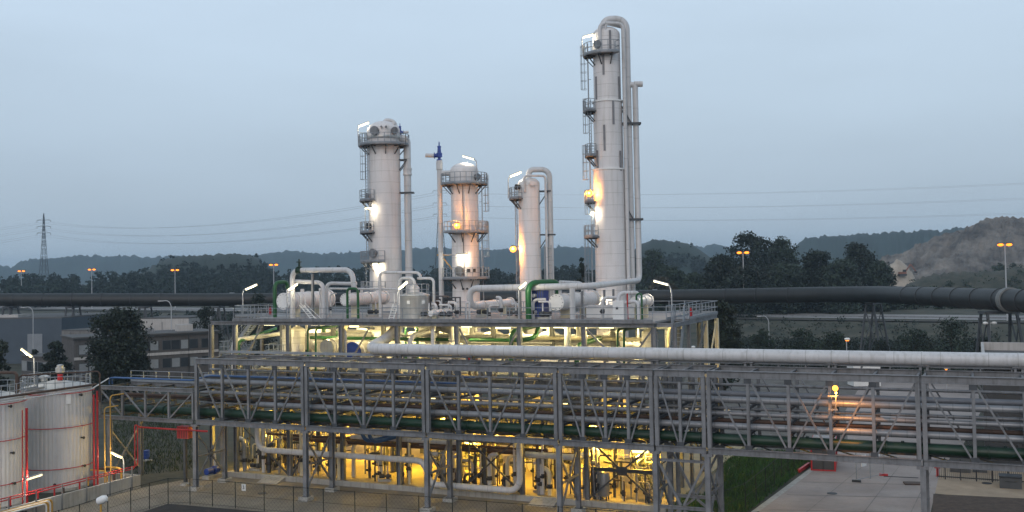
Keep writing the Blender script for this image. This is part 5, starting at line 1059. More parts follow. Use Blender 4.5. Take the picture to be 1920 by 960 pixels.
mp('long green pipe level under the left half of the deck', [(582, 633, 85), (846, 637, 85)], .17, green); mp('long green pipe level under the middle of the deck', [(880, 637, 84), (958, 638, 84)], .17, green)
mp('thick green riser bending over under the deck at midspan', [(957, 720, 80.4), (959, 622, 80.4), (1035, 603, 88)], .2, green); mp('green hook pipe below the thick green riser', [(962, 638, 80.8), (1002, 636, 80.8), (1010, 612, 83)], .2, green, .9)
mp('green pipe bending down behind the right white crossing pipe', [(1080, 700, 80.3), (1083, 647, 80.3), (1125, 634, 85.5)], .22, green, .8); mp('green riser pair beside the right hand braced bay', [(1158, 700, 81), (1158, 618, 81), (1220, 606, 88)], .1, green); mp('second green riser beside the right hand braced bay', [(1170, 700, 81), (1170, 619, 81), (1222, 609, 88)], .1, green)
mp('white elbow pipe dropping in front of the fifth column', [(769, 700, 80.4), (769, 630, 80.4), (850, 610, 87)], .24); mp('narrow white drop pipe left of the fat domed vessel', [(812, 700, 80.2), (812, 615, 80.2), (815, 610, 81)], .2); mp('thin white drop pipe with a capped head near the third column', [(648, 700, 80.1), (648, 618, 80.1), (641, 620, 80.4)], .12)
mp('thick white drop pipe passing down at the sixth column', [(1064, 660, 82), (1064, 608, 82)], .26); mp('wide white pipe sloping under the deck left of midspan', [(700, 627, 88), (560, 628, 88)], .26); mp('thick cream pipe across the back of the level under the deck', [(590, 645, 92), (1180, 650, 92)], .42)
for k in range(16):
    x = R.uniform(CX[0] + 1, CX[-1] - 1); y = R.choice((86.0, 87.6, 89.5, 91.0, 93.4)); riser('slim upright pipe in the crowd of pipes under the deck', (x, y, MZ), R.uniform(3, 4.2), R.uniform(.06, .2), R.choice((clad_p, clad_p, alu, green)), 'upright pipes under the deck', None, True)
for k in range(9):
    x = R.uniform(CX[0] + 4, CX[-1] - 8); y = R.uniform(84.6, 93); z = R.uniform(12.2, 13.9); solo('process_pipe', 'level pipe in the crowd of pipes under the deck', 'pipe', MB().tube([(x, y, z), (x + R.uniform(5, 14), y, z)], R.uniform(.06, .16), 10), R.choice((clad_p, cream, alu)), 'level pipes under the deck')
for px, py, y, col, lb in ((885, 646, 82, red, 'red hose cabinet under the deck beside the fat domed vessel'), (1010, 650, 90, sky_blue, 'small blue cabinet deep under the deck'), (1050, 652, 90, white, 'small white cabinet deep under the deck')):
    q = Qy(px, py, y); t = thing('cabinet', lb, 'cabinet', (q[0], y, MZ)); MB().box((q[0], y, MZ + 1.2), (.8, .5, 1.6)).build('case', col, t); MB().box((q[0], y - .27, MZ + 1.2), (.7, .03, 1.5)).build('door', col, t)
    for s in (-.3, .3): MB().box((q[0] + s, y, MZ + .2), (.08, .3, .4)).build('leg', steel_dark, t)
# ------------------------------------------------------------------ ground level
U = [Qy(*p, 78.0) for p in ((483, 800), (483, 843), (800, 858), (811, 908), (975, 911), (975, 815))]; U[0][2] = 5.4; U[1][0] = U[0][0]; U[2][2] = U[1][2] - .0; U[3][0] = U[2][0]; U[4][2] = U[3][2]; U[5][0] = U[4][0]; U[5][2] = 5.6
solo('looped_pipe', 'thick pale pipe running low before the lit floor with a deep loop', 'pipe', MB().tube(U, .27, 16, 1.0), clad_p)
a = Qy(984, 853, 80); mp('thick pale pipe below the rack right of the low loop', [(a[0], 80.2, a[2]), (a[0] + 4.6, 80.2, a[2]), (a[0] + 5.2, 84, a[2])], .27)
for k, (p0, p1) in enumerate((((676, 812), (684, 829)), ((690, 812), (696, 831)))):
    A_, B_ = Qy(*p0, 77.6), Qy(*p1, 77.6); C_ = Qy(742, 816, 80.5); solo('blue_hose', ('thick blue bent pipe hanging under the second rack span, left one', 'thick blue bent pipe hanging under the second rack span, right one')[k], 'hose', MB().tube([A_ + (0, 0, .5), B_, C_ + (k * .6, 0, 0)], .17, 12, .9), sky_blue)
LP = 'level pipe in the tangle just below the first beams over the lit floor'
for k in range(30):
    y = 80.4 + (k % 18) * .85; z = R.uniform(3.0, 5.15); x0_ = R.uniform(CX[0], CX[0] + 16); x1_ = R.uniform(CX[-1] - 20, CX[-1] - 3); r = R.choice((.06, .08, .12, .18, .22))
    solo('level_pipe', LP, 'pipe', MB().tube([(x0_, y, z), (x1_, y, z)], r, 10), R.choice((clad_p, cream, alu, brown, steel_dark, steel_dark)), 'level pipes over the lit floor')
for k in range(34):
    x = R.uniform(CX[0] + 1, CX[-1] - 1); z = R.uniform(3.2, 5.1); y0 = R.uniform(79.9, 84); r = R.choice((.05, .08, .12, .2))
    P = [(x, y0, z), (x, R.uniform(92, 100), z)]
    if R.random() < .6: P = [(x, y0, .28)] + P
    solo('cross_pipe', 'pipe running front to back over the lit floor', 'pipe', MB().tube(P, r, 10, .5), R.choice((clad_p, cream, steel_dark, alu, brown)), 'pipes running front to back over the lit floor')
ZN = [(452, 560, 52), (560, 650, 34), (690, 775, 22), (800, 985, 78), (995, 1045, 20), (1060, 1125, 26), (1150, 1220, 12)]
for a_, b_, n in ZN:
    for k in range(n):
        px = R.uniform(a_, b_); y = R.choice((80.4, 81.5, 83, 85, 88, 91)); x = float(Qy(px, 880, y)[0]); h = R.uniform(1.2, 5.0)
        riser('valved upright pipe standing on the yellow lit floor', (x, y, .28), h, R.choice((.05, .06, .09, .12, .2)), R.choice((clad_p, cream, alu, steel_dark, brown, steel_dark)), 'valved upright pipes on the lit floor', None if h > 3.6 else (R.choice((-1, 1)) * R.uniform(.4, 1.2), R.uniform(0, .6), 0))
for px, y in ((480, 81), (512, 82), (560, 82.4), (722, 80.8), (868, 80.8), (915, 80.7), (950, 82), (1012, 81.2)):
    x = float(Qy(px, 890, y)[0]); pump('dark pump on a concrete block on the yellow lit floor', (x, y, .28), R.uniform(.65, .9), R.choice((0, 1.57, .3)), None, 'dark pumps on the lit floor')
q = Qz(398, 896, 0); pump('blue motor pump beside the leftmost rack trestle', (q[0], q[1], .0), 1.3, 1.57, blue)
for px, lb in ((1000, 'round ended drum low at the back of the lit floor, left one'), (1036, 'round ended drum low at the back of the lit floor, right one')): vessel_y('heat_exchanger', lb, (px, 874), 89.5, px + 16, .62, clad, clad, .28, True, False)
q = Qz(1134, 937, .28); t = thing('small_vessel', 'small upright grey vessel on legs at the front of the lit floor', 'vessel', (q[0], q[1], .28))
MB().rev((q[0], q[1], .5), (0, 0, 1), [(0, .12), (.1, .38), (.2, .44), (1.9, .44), (2.02, .36), (2.1, .1)], 22).build('shell', alu, t)
for a in (45, 135, 225, 315): p = pol((q[0], q[1]), .36, a, .28); MB().bar(p, p + (0, 0, .4), .07, .07).build('leg', dark, t)
for dz_ in (.6, 1.3): MB().cyl(pol((q[0], q[1]), .4, CAMANG + 60, dz_ + .3), pol((q[0], q[1]), .65, CAMANG + 60, dz_ + .3), .06, 8).build('nozzle', dark, t)
MB().tube([pol((q[0], q[1]), .0, 0, .62), pol((q[0], q[1]), .9, LEFT + 20, .62), pol((q[0], q[1]), 1.0, LEFT + 20, 3.2)], .05, 8, .2).build('side_pipe', alu, t)
t, c, zt = vvessel('squat pale vessel with rounded base at the right of the lit floor', 1212, 838, 85.4, 1.25, 2.4, M('vessel_primer', (.50, .49, .46), .5, 0, .1, 1)); MB().rev((*c, 1.75), (0, 0, 1), [(0, .15), (.12, .7), (.35, 1.08), (.66, 1.24)], 28).build('bottom_head', clad, t)
for a in (40, 130, 220, 310): p = pol(c, 1.1, a, .28); MB().bar(p, p + (0, 0, 2.4), .16, .16).build('leg', cream, t)
q = Qz(1146, 914, .28); t = thing('column_skirt', 'slim cream post on a concrete block right of the small vessel', 'post', (q[0], q[1], .28)); MB().box((q[0], q[1], .5), (.9, .9, .44)).build('plinth', slab_m, t); MB().cyl((q[0], q[1], .72), (q[0], q[1], 5.3), .24, 16).build('post', cream, t)
for k, x in enumerate((-62, -56, -50, -43.5, -37, -31)):
    hvessel(('pale drum lying at the back of the lit floor', 'pale drum lying at the back of the lit floor')[0], x - 2.4, x + 2.4, 104 + (k % 2) * 2.5, 2.3, 1.15, R.choice((clad, cream)), .28)['group'] = 'drums at the back of the lit floor'
for k in range(5):
    x = -60 + k * 8; t = thing('pipe_stand', 'stacked pale pipes on a low stand at the rear edge of the lit pad', 'pipe stand', (x, 109, .28), 'pipe stands at the rear of the pad')
    for z in (1.2, 2.6, 4.0): MB().tube([(x - 4, 109, z), (x + 4, 109, z)], .25, 10).build('pipe', clad_p, t)
    for s in (-3, 0, 3): MB().box((x + s, 109.3, 2.3), (.2, .2, 4)).build('post', steel, t)
# ------------------------------------------------------------------ white storage tanks
tank_w = M('tank_sheeting', (.56, .545, .53), .5, .0, .06, .6, streak=.12)
def tank(lb, cx, cy, r, h, tagm):
    t = thing('storage_tank', lb, 'tank', (cx, cy, 0)); m = MB(); n = 150; V = []
    for z in (.1, h):
        for k in range(n): a = 2 * math.pi * k / n; q = r - (.05 if k % 3 == 0 else 0); V.append((cx + q * math.cos(a), cy + q * math.sin(a), z))
    m.add(V, [(k, (k + 1) % n, n + (k + 1) % n, n + k) for k in range(n)]); m.build('shell', tank_w, t)
    MB().rev((cx, cy, h - .12), (0, 0, 1), [(0, r - .02), (0, r + .07), (.14, r + .07), (.16, r), (.75, .25), (.76, .02)], 60).build('roof', M('tank_roof_' + tagm, (.42, .42, .41), .6, 0, .12, .8, streak=.2), t)
    MB().rev((cx, cy, 0), (0, 0, 1), [(0, r + .25), (.22, r + .25), (.22, r)], 60).build('base_ring', conc_grey, t)
    P = [pol((cx, cy), r - .1, a, h + .04) for a in range(0, 360, 15)]; m = MB()
    for p in P: m.bar(p, p + (0, 0, 1.1), .05, .05)
    for q in (.55, 1.1): m.tube([p + (0, 0, q) for p in P], .03, 6, 0, closed=True)
    m.build('roof_rail', rail_m, t)
    for f in (.955, .62, .22): MB().tube([pol((cx, cy), r + .2, a, h * f) for a in range(0, 360, 6)], .038, 8, 0, closed=True).build('cooling_ring', red, t)
    m = MB()
    for f in (.955, .62, .22):
        for a in range(0, 360, 30): m.bar(pol((cx, cy), r, a, h * f), pol((cx, cy), r + .2, a, h * f), .05, .05)
    m.build('ring_bracket', red, t)
    for a, z in ((CAMANG + 62, h * .93), (CAMANG + 66, h * .50), (CAMANG + 68, h * .22), (CAMANG + 20, .7)):
        m = MB(); d = pol((0, 0), 1, a, 0); o = pol((cx, cy), r - .02, a, z); m.cyl(o, o + d * .3, .07, 10); m.cyl(o + d * .3, o + d * .36, .13, 10); m.build('nozzle', dark, t)
    MB().box(pol((cx, cy), r + .05, CAMANG + 42, h * .9), (.42, .05, .9), pol((0, 0), 1, CAMANG + 132, 0), pol((0, 0), 1, CAMANG + 42, 0)).build('label_plate', white, t)
    return t
tax, tay = XY(106, 96); tbx, tby = XY(-28, 88.5)
tA = tank('white ribbed storage tank with red cooling rings, standing nearest the low bridge', tax, tay, 3.02, 9.2, 'a')
tB = tank('white ribbed storage tank with red cooling rings, cut off by the left edge', tbx, tby, 3.06, 9.2, 'b')
MB().rev((tax + .4, tay, 9.8), (0, 0, 1), [(0, .24), (.7, .24)], 14).build('vent_neck', red, tA)
MB().rev((tax + .4, tay, 10.5), (0, 0, 1), [(0, .22), (.05, .42), (.45, .42), (.5, .3), (.7, .3), (.75, .1)], 16).build('vent_cap', silver, tA)
MB().rev((tax - 1.2, tay - .4, 9.7), (0, 0, 1), [(0, .3), (.3, .3), (.34, .5), (.45, .5), (.6, .1)], 16).build('hatch', silver, tA)
t = thing('tank_walkway', 'railed walkway linking the roofs of the two white tanks', 'walkway', ((tax + tbx) / 2, (tay + tby) / 2, 9.4))
a, b = np.array([tax + 1.2, tay - 2.9, 9.42]), np.array([tbx + 1.2, tby + 2.9, 9.42]); MB().bar(a, b, .9, .08).build('grating', steel, t); o = np.array([.45, 0, 0])
MB().rail([a + o, b + o], 1.1, 1).build('handrail', rail_m, t); MB().rail([a - o, b - o], 1.1, 1).build('handrail', rail_m, t)
def rp(lb, pts, r, m_=red, nm='fire_main', bend=.3): return solo(nm, lb, 'pipe', MB().tube([np.array(p, float) for p in pts], r, 10, bend), m_)
BX = -70.15
wall_pts = [Qz(258, 891, 1.2), Qz(94, 932, 1.2), Qz(-20, 960, 1.2)]
x_ = BX; m = MB().box((x_, (wall_pts[0][1] + 48) / 2, .6), (.3, wall_pts[0][1] - 48, 1.2)); m.box(((x_ - 14) / 2 - .15 + x_ / 2, wall_pts[0][1] - .15 + 0, .598), (-(-14) - .3, .3, 1.19)) if False else None
solo('bund_wall', 'low grey concrete bund wall in front of the white tanks', 'wall', m, conc_grey)
m = MB().box((x_ - 8.2, wall_pts[0][1] + .17, .59), (16.6, .3, 1.18)); solo('bund_wall', 'far side of the concrete bund wall, beside the tank nearest the bridge', 'wall', m, conc_grey)
yA = wall_pts[0][1]; xr = BX - .45
z1_ = float(Qx(200, 884, xr)[2])
for k, (dx, dz_) in enumerate(((0, 0), (-.3, .12))):
    q = Qx(253, 868, xr + dx); top = Qx(251, 795, xr + dx)
    rp(('front red fire main along the bund wall rising to the low bridge', 'rear red fire main along the bund wall rising to the low bridge')[k], [(xr + dx, 48, 1.75 + dz_), (xr + dx, q[1] + k * .35, 1.75 + dz_), (xr + dx, q[1] + k * .35, top[2] - k * .25), (xr + dx, 72.4 + k * .3, 5.45 - k * .12), (xr + dx + 8, 72.4 + k * .3, 5.45 - k * .12)], .05)
for k, (dy, dx) in enumerate(((0, 0), (-.45, .1))): q = Qx(176 + k * 5, 800, xr - 1.0); rp(('red riser between the tank and its cooling rings, left one', 'red riser between the tank and its cooling rings, right one')[k], [(q[0] + dx, q[1], .6), (q[0] + dx, q[1], 8.9 + k * .3)], .085)
q = Qx(50, 820, xr - .6); rp('red riser standing in the gap between the two white tanks', [(q[0], q[1], .5), (q[0], q[1], 8.7)], .1); rp('thin red pipe beside the riser in the gap between the tanks', [(q[0] + .1, q[1] - .5, .5), (q[0] + .1, q[1] - .5, 8.6)], .045)
for k, px in enumerate((196, 207)): q = Qx(px, 800, xr - .9); rp(('orange-brown upright pipe right of the tank, left one', 'orange-brown upright pipe right of the tank, right one')[k], [(q[0], q[1], .5), (q[0], q[1], 7.6 + k), (q[0] + .1, q[1] + 1.5, 7.6 + k)], .06, yellow, 'product_pipe')
for k, (dx, z, r, m_) in enumerate(((-.9, .75, .1, yellow), (-1.25, .7, .12, brown), (-1.6, .62, .07, yellow))): rp(('yellow pipe low behind the bund wall', 'brown pipe low behind the bund wall', 'thin yellow pipe lowest behind the bund wall')[k], [(BX + dx, 48, z), (BX + dx, yA - 1 - k * .5, z), (BX + dx, yA - 1 - k * .5, z + 1.2), (BX + dx - 2, yA - 1 - k * .5, z + 1.2)], r, m_, 'product_pipe')
for k in range(10):
    y = 56 + k * 1.35; t = riser('small valved pipe stub behind the bund wall', (BX - 1.9 - .4 * (k % 2), y, .1), R.uniform(.9, 1.5), .07, R.choice((brown, red, yellow)), 'valved stubs behind the bund wall')
for k in range(7):
    y = yA - .8 - k * 2.6; solo('pipe_post', 'thin grey post on the bund wall holding the red mains', 'post', MB().bar((BX + .2, y, .0), (BX + .2, y, 2.1), .08, .08), steel, 'posts along the bund wall')
for k, (px, py, r, m_) in enumerate(((3, 941, .1, yellow), (0, 949, .09, white), (0, 957, .1, yellow), (0, 966, .07, white))):
    a = Qx(px - 30, py + 8, BX + .9 + k * .22); b = Qx(97 - k * 5, py - 12, BX + .9 + k * .22); zz = 1.15; rp(('yellow pipe of the bundle at the bottom left, farthest', 'white pipe of the bundle at the bottom left, second', 'yellow pipe of the bundle at the bottom left, third', 'white pipe of the bundle at the bottom left, nearest')[k], [(BX + .6 + k * .25, 48, zz), (BX + .6 + k * .25, 61.6 - k * .4, zz), (BX + .6 + k * .25, 61.6 - k * .4, .05)], r, m_, 'bundle_pipe')
for k in range(4):
    y = 50.5 + k * 2.6; t = thing('pipe_stand', 'low dark stand under the pipe bundle at the bottom left', 'pipe stand', (BX + 1, y, 0), 'stands under the bundle'); MB().box((BX + 1, y, .98), (1.2, .12, .12)).build('beam', dark, t)
    for s in (-.45, .45): MB().box((BX + 1 + s, y, .46), (.1, .1, .92)).build('leg', dark, t)
q0, q1 = Qx(-20, 747, xr - .2), Qx(170, 712, xr - .2); rp('long brown pipe sloping along the front of the tank roofs', [(xr - .2, q0[1], 9.9), (xr - .2, q1[1], 9.9), (xr - .2, q1[1] + .6, 9.9)], .1, brown, 'roof_pipe')
rp('thin pale pipe under the brown one along the tank roofs', [(xr - .1, q0[1], 9.55), (xr - .1, q1[1], 9.55), (bl0[0] - .3, 74.8, 9.5)], .06, clad_p, 'roof_pipe')
a, b = Qx(120, 698, xr - 2.2), Qx(187, 696, xr - .6); rp('brown pipe bent down beside the far rim of the tank', [(tax + 2.4, a[1] - 2, 9.6), (tax + 2.4, a[1] - 2, 10.9), (b[0], b[1], b[2]), (b[0], b[1], 8.2)], .07, brown, 'roof_pipe')
rp('brown pipe bent over the rim of the tank cut off by the left edge', [(tbx + 2, tby + 1.5, 9.4), (tbx + 2, tby + 1.5, 11.2), (tbx - 1, tby + .5, 11.2)], .14, brown, 'roof_pipe')
# tank lamps
def xlamp(lb, p, q, x, base, m_=tube_tank):
    a, b = Qx(*p, x), Qx(*q, x); e = b if p[0] < q[0] and base[1] == 1 else a
    flood(lb, a, b, [e + (0, 0, .1), Qx(base[0][0], base[0][1], x), np.array([*Qx(base[0][0], base[0][1], x)[:2], base[2]])], m_)
xlamp('lit tube floodlight on a pole above the tank roofs', (40, 655), (59, 669), tax - .5, ((64, 672), 1, 9.4)); xlamp('lit tube floodlight by the bund wall end near the red riser', (209, 849), (228, 858), BX - .3, ((232, 862), 1, .1))
xlamp('lit tube floodlight at the bottom left over the pipe bundle', (50, 899), (78, 890), BX - .2, ((47, 903), 0, .1))
for k in range(3):
    y = 52 + k * 6; 
# ------------------------------------------------------------------ fences
fence_g = M('dark_green_wire', (.012, .018, .014), .6, .2, .2, 2)
def fence(nm, lb, P, h=2.2, wires=(2.15, 1.1, .15), mesh=True, r=.035):
    P = [np.array([p[0], p[1], 0.]) for p in P]; t = thing(nm, lb, 'fence', P[0])
    for p in P: MB().tube([p, p + (0, 0, h)], r, 7).build('post', fence_g, t)
    m = MB()
    for a, b in zip(P, P[1:]):
        for z in wires: m.tube([a + (0, 0, z), b + (0, 0, z)], .022 if z > 1.5 else .012, 5, 0)
        if mesh:
            L = np.linalg.norm(b - a); k = int((L + h) / .35)
            for i in range(k):
                s = i * .35; 
                for sg in (0, 1):
                    u0, u1 = max(0, s - h), min(L, s)
                    z0, z1 = (s - u0, s - u1); 
                    if u1 <= u0: continue
                    if sg: z0, z1 = h - z0, h - z1
                    m.bar(a + (b - a) * u0 / L + (0, 0, z0), a + (b - a) * u1 / L + (0, 0, z1), .006, .006)
    m.build('wire_mesh', fence_g, t); return t
fp = [Qz(a, b, 2.2) for a, b in ((70, 968), (110, 956), (149, 945), (202, 927), (245, 914), (280, 905), (315, 896), (356, 897), (398, 900), (441, 903), (495, 908), (550, 912), (606, 916), (665, 921), (724, 925), (785, 929), (848, 934), (912, 939), (979, 944), (1047, 949), (1117, 954), (1190, 960), (1265, 966))]
ft = fence('wire_fence', 'thin dark wire mesh fence in front of the lit plant', fp)
q = Qz(457, 914, 1.6); t = thing('fence_sign', 'small white notice hung on the wire fence near the left trestle', 'sign', q); MB().box(q, (.42, .03, .56)).build('plate', white, t); m = MB(); m.box(q + (0, -.02, .05), (.05, .012, .24)); m.box(q + (-.03, -.02, .13), (.05, .012, .05)); m.box(q + (0, -.02, -.08), (.16, .012, .04)); m.build('numeral', dark, t)
fence('wire_fence', 'dark wire mesh fence between the green grass and the road', [Qz(a, b, 0) for a, b in ((1330, 985), (1398, 958), (1418, 941), (1436, 925), (1452, 911), (1466, 899), (1478, 889), (1489, 879), (1499, 871))])
t = thing('palisade_fence', 'dark palisade fence of upright bars behind the sandy path', 'fence', Qz(1760, 902, 0)); a, b = Qz(1758, 898, 0), Qz(2000, 914, 0); L = np.linalg.norm(b - a); m = MB(); n = int(L / .16)
for k in range(n): p = a + (b - a) * k / n; m.bar(p + (0, 0, .12), p + (0, 0, 1.75), .035, .03)
m.build('palings', dark, t); m = MB()
for z in (.25, 1.55): m.bar(a + (0, 0, z), b + (0, 0, z), .06, .09)
m.build('rail', dark, t)
for k in range(8): p = a + (b - a) * (k + .5) / 8; MB().box(p + (0, .06, .95), (.1, .1, 1.9)).build('post', dark, t)
# ------------------------------------------------------------------ yard things on the right
q = Qz(1758, 893, 0); m = MB().rev(q, (0, 0, 1), [(0, .16), (.06, .16), (.06, .1), (.7, .1), (.74, .16), (.95, .16), (1.05, .06)], 14); m.cyl(q + (-.25, 0, .78), q + (.25, 0, .78), .07, 10); solo('fire_hydrant', 'red fire hydrant beside the road trestle', 'hydrant', m, red)
a, b = Qz(1522, 882, 0), Qz(1566, 884, 0); d = unit(b - a); n_ = np.array([-d[1], d[0], 0]); L = np.linalg.norm(b - a); t = thing('site_container', 'dark panelled container with red frame standing at the road edge', 'container', a); H_ = 2.5; Wd = 5.0; c = (a + b) / 2 + n_ * Wd / 2
MB().box(c + (0, 0, H_ / 2), (L - .06, Wd - .06, H_ - .1), d, n_).build('body', M('container_panel', (.06, .062, .066), .5, 0, .15, 1.5), t); m = MB()
for s in (-1, 1):
    for u in (-1, 1):
        m.box(c + d * s * (L / 2) + n_ * u * Wd / 2 + (0, 0, H_ / 2), (.14, .14, H_), d, n_)
    for z in (.06, H_ - .06): m.box(c + d * s * L / 2 + (0, 0, z), (.12, Wd - .15, .13), d, n_); m.box(c + n_ * s * Wd / 2 + (0, 0, z), (L - .15, .12, .13), d, n_)
m.build('frame', red, t); m = MB()
for k in range(14): m.box(c + n_ * (-Wd / 2 + .3 + k * (Wd - .6) / 13) + (0, 0, H_ + .03), (L, .14, .07), d, n_)
m.box(c + (0, 0, H_ - .01), (L, Wd, .03), d, n_); m.build('roof', M('roof_sheet', (.35, .36, .38), .5, .3, .1, 1), t); MB().box((a + b) / 2 - n_ * .02 + (0, 0, H_ / 2), (.04, .05, H_ - .3), d, n_).build('panel_joint', dark, t)
MB().bar(Qz(1488, 884, .3), Qz(1519, 868, .3), .25, .3)
solo('road_barrier', 'low red barrier beam between the wire fence and the container', 'barrier', MB().bar(Qz(1498, 883, .2), Qz(1517, 870, .2), .22, .3), red)
t = thing('mesh_barrier', 'temporary mesh fence panel with paper notices standing on the road', 'barrier', Qz(1606, 905, 0)); a, b = Qz(1606, 904, 0), Qz(1657, 892, 0); H_ = 2.9
m = MB()
for p in (a, (a + b) / 2, b): m.tube([p, p + (0, 0, H_)], .035, 7)
for z in (.2, H_): m.tube([a + (0, 0, z), b + (0, 0, z)], .025, 6)
m.build('frame', rail_m, t); m = MB()
for k in range(1, 30): p = a + (b - a) * k / 30; m.bar(p + (0, 0, .2), p + (0, 0, H_), .008, .008)
m.build('wire_mesh', rail_m, t)
for f, w_, z in ((.28, .75, 1.75), (.78, .75, 2.0)): MB().box(a + (b - a) * f + (0, -.05, z), (w_, .02, 1.0), b - a, np.cross((0, 0, 1.), b - a)).build('notice', white, t)
for p in (a, b): MB().box(p + (0, 0, .1), (.75, .28, .18)).build('foot', red if p is b else dark, t)
m = MB().tube([Qz(1657, 893, .3), Qz(1722, 896, .35)], .035, 6); solo('barrier_rail', 'thin rail lying from the mesh panel towards the trestle', 'rail', m, dark)
solo('pallet', 'flat dark pallet lying on the road by the trestle', 'pallet', MB().box(Qz(1712, 906, .08), (1.5, 1.0, .1), (1, .25, 0), (-.25, 1, 0)).box(Qz(1712, 906, .02) + (0, .3, .0), (1.5, .1, .07), (1, .25, 0), (-.25, 1, 0)), brown)
for k, (px, py, s, lb) in enumerate(((1895, 914, (1.7, 1.2, 1.0), 'grey lidded utility box on the sandy path at the right'), (1800, 893, (1.7, .9, 1.5), 'grey waste container behind the palisade fence, left one'), (1838, 893, (1.2, .9, 1.4), 'grey waste container behind the palisade fence, right one'))):
    q = Qz(px, py, 0) + ((0, 2.2, 0) if k else (0, 0, 0)); t = thing('utility_box', lb, 'box', q); MB().box(q + (0, 0, s[2] / 2 - .05), (s[0], s[1], s[2] - .1)).build('case', M('box_grey%d' % k, (.075, .08, .085), .6, 0, .2, 2), t); MB().box(q + (0, 0, s[2]), (s[0] + .1, s[1] + .1, .1)).build('lid', steel_dark, t); MB().box(q + (0, -s[1] / 2 - .01, s[2] * .6), (s[0] * .5, .03, .05)).build('handle', dark, t)
q = Qz(1618, 726, 0); t = thing('site_cabin', 'white double panelled cabin standing far back on the yard', 'cabin', q); MB().box(q + (0, 2, 2.3), (4.2, 3, 4.4), _r0, _f0).build('body', white, t); MB().box(q + np.array(_r0) * 0 - _f0 * -.46 + (0, 0, 2.3), (.08, .08, 4.4), _r0, _f0).build('joint', steel, t); MB().box(q + (0, 2, 4.56), (4.3, 3.1, .12), _r0, _f0).build('roof', panel_w, t)
q = Qz(275, 861, 0); t = thing('barrel', 'blue barrel standing on the grass right of the red risers', 'barrel', q); MB().rev(q, (0, 0, 1), [(0, .3), (.3, .3), (.31, .33), (.35, .33), (.36, .3), (.6, .3), (.61, .33), (.65, .33), (.66, .3), (.95, .3), (.95, .28), (.93, .27)], 18).build('drum_body', blue, t)
solo('concrete_slab', 'pale slab lying in the grass under the blue barrel', 'slab', MB().box(Qz(268, 863, .05), (1.9, .6, .1), (1, .2, 0), (-.2, 1, 0)), conc_grey)
q = Qy(347, 810, 74.2); t = thing('hose_cabinet', 'red slatted cabinet on a post under the rack end', 'cabinet', (q[0], 74.2, 0)); MB().box(q, (1.3, .7, 1.1)).build('case', red, t); m = MB()
for k in range(6): m.box(q + (-.5 + k * .2, -.37, 0), (.07, .03, 1.0))
m.build('slats', M('dark_red', (.12, .01, .012), .6), t); MB().box((q[0], 74.2, (q[2] - .55) / 2 + .15), (.26, .26, q[2] - .55 - .3)).build('post', steel_dark, t); MB().box((q[0], 74.2, .08), (.7, .7, .2)).build('footing', conc_grey, t)
# sodium lamp on the rack
q = Qy(1566, 728, RY0 - .35); t = thing('sodium_lamp', 'orange glowing lamp on a bracket on the rack span over the road', 'lamp', q); MB().sphere(q, .2, 12).build('bulb', bulb_na, t); glow(t, q + (.25, -.25, -.15), NA, 700, .1, 'SPOT'); m = MB(); m.rev(q + (0, 0, -.24), (0, 0, -1), [(0, .12), (.15, .1), (.2, .04)], 12); m.tube([q - (0, 0, .3), q - (0, 0, 1.55)], .045, 8)
for dz_ in (-.55, -1.45): m.bar(q + (.12, 0, dz_), q + (-.5, .0, dz_), .07, .09); m.bar(q + (-.3, .0, dz_ - .1), q + (-.3, .33, dz_ - .1), .07, .07)
m.build('bracket', rail_m, t)
# small lamps beyond the rack
def bollard(lb, px, ptop, pbase, D, heads, col):
    q = QD(px, ptop, D); z0 = 0; t = thing('yard_lamp', lb, 'street lamp', (q[0], q[1], z0)); MB().tube([(q[0], q[1], z0), q], .07, 8).build('pole', pole_w, t)
    for s in heads:
        c = q + np.array(_r0) * s * .75; m = MB(); m.rev(c - (0, 0, .12), (0, 0, 1), [(0, .28), (.14, .36), (.3, .26), (.36, .05)], 14); 
        if s: m.tube([q, q + np.array(_r0) * s * .5 + (0, 0, .08)], .05, 6)
        m.build('lamp_head', white, t); 
        if col: MB().rev(c - (0, 0, .18), (0, 0, -1), [(0, .16), (.1, .14)], 12).build('lens', sod, t)
bollard('yard lamp with a white domed head just above the thick white pipe', 1587, 636, 700, 165, (0, .35), True); bollard('twin headed white yard lamp left of the walled white building', 1856, 606, 690, 140, (-.8, .8), False); bollard('small orange yard lamp seen between the cream walkway posts', 1300, 651, 700, 170, (0,), True); bollard('thin orange lamp post standing on the yard behind the rack', 1774, 690, 760, 150, (0,), True)
q = Qz(189, 960, .0); p = Qz(189, 941, 3.6); q = np.array([p[0], p[1], 0]); t = thing('yard_lamp', 'white hooded lamp head on a pole in front of the bund wall', 'street lamp', q); MB().tube([q, p], .07, 8).build('pole', yellow, t); MB().rev(p - unit(_r0) * .3, _r0 + np.array([0, 0, .35]), [(0, .1), (.1, .24), (.5, .3), (.75, .22), (.85, .05)], 16).build('lamp_head', white, t)
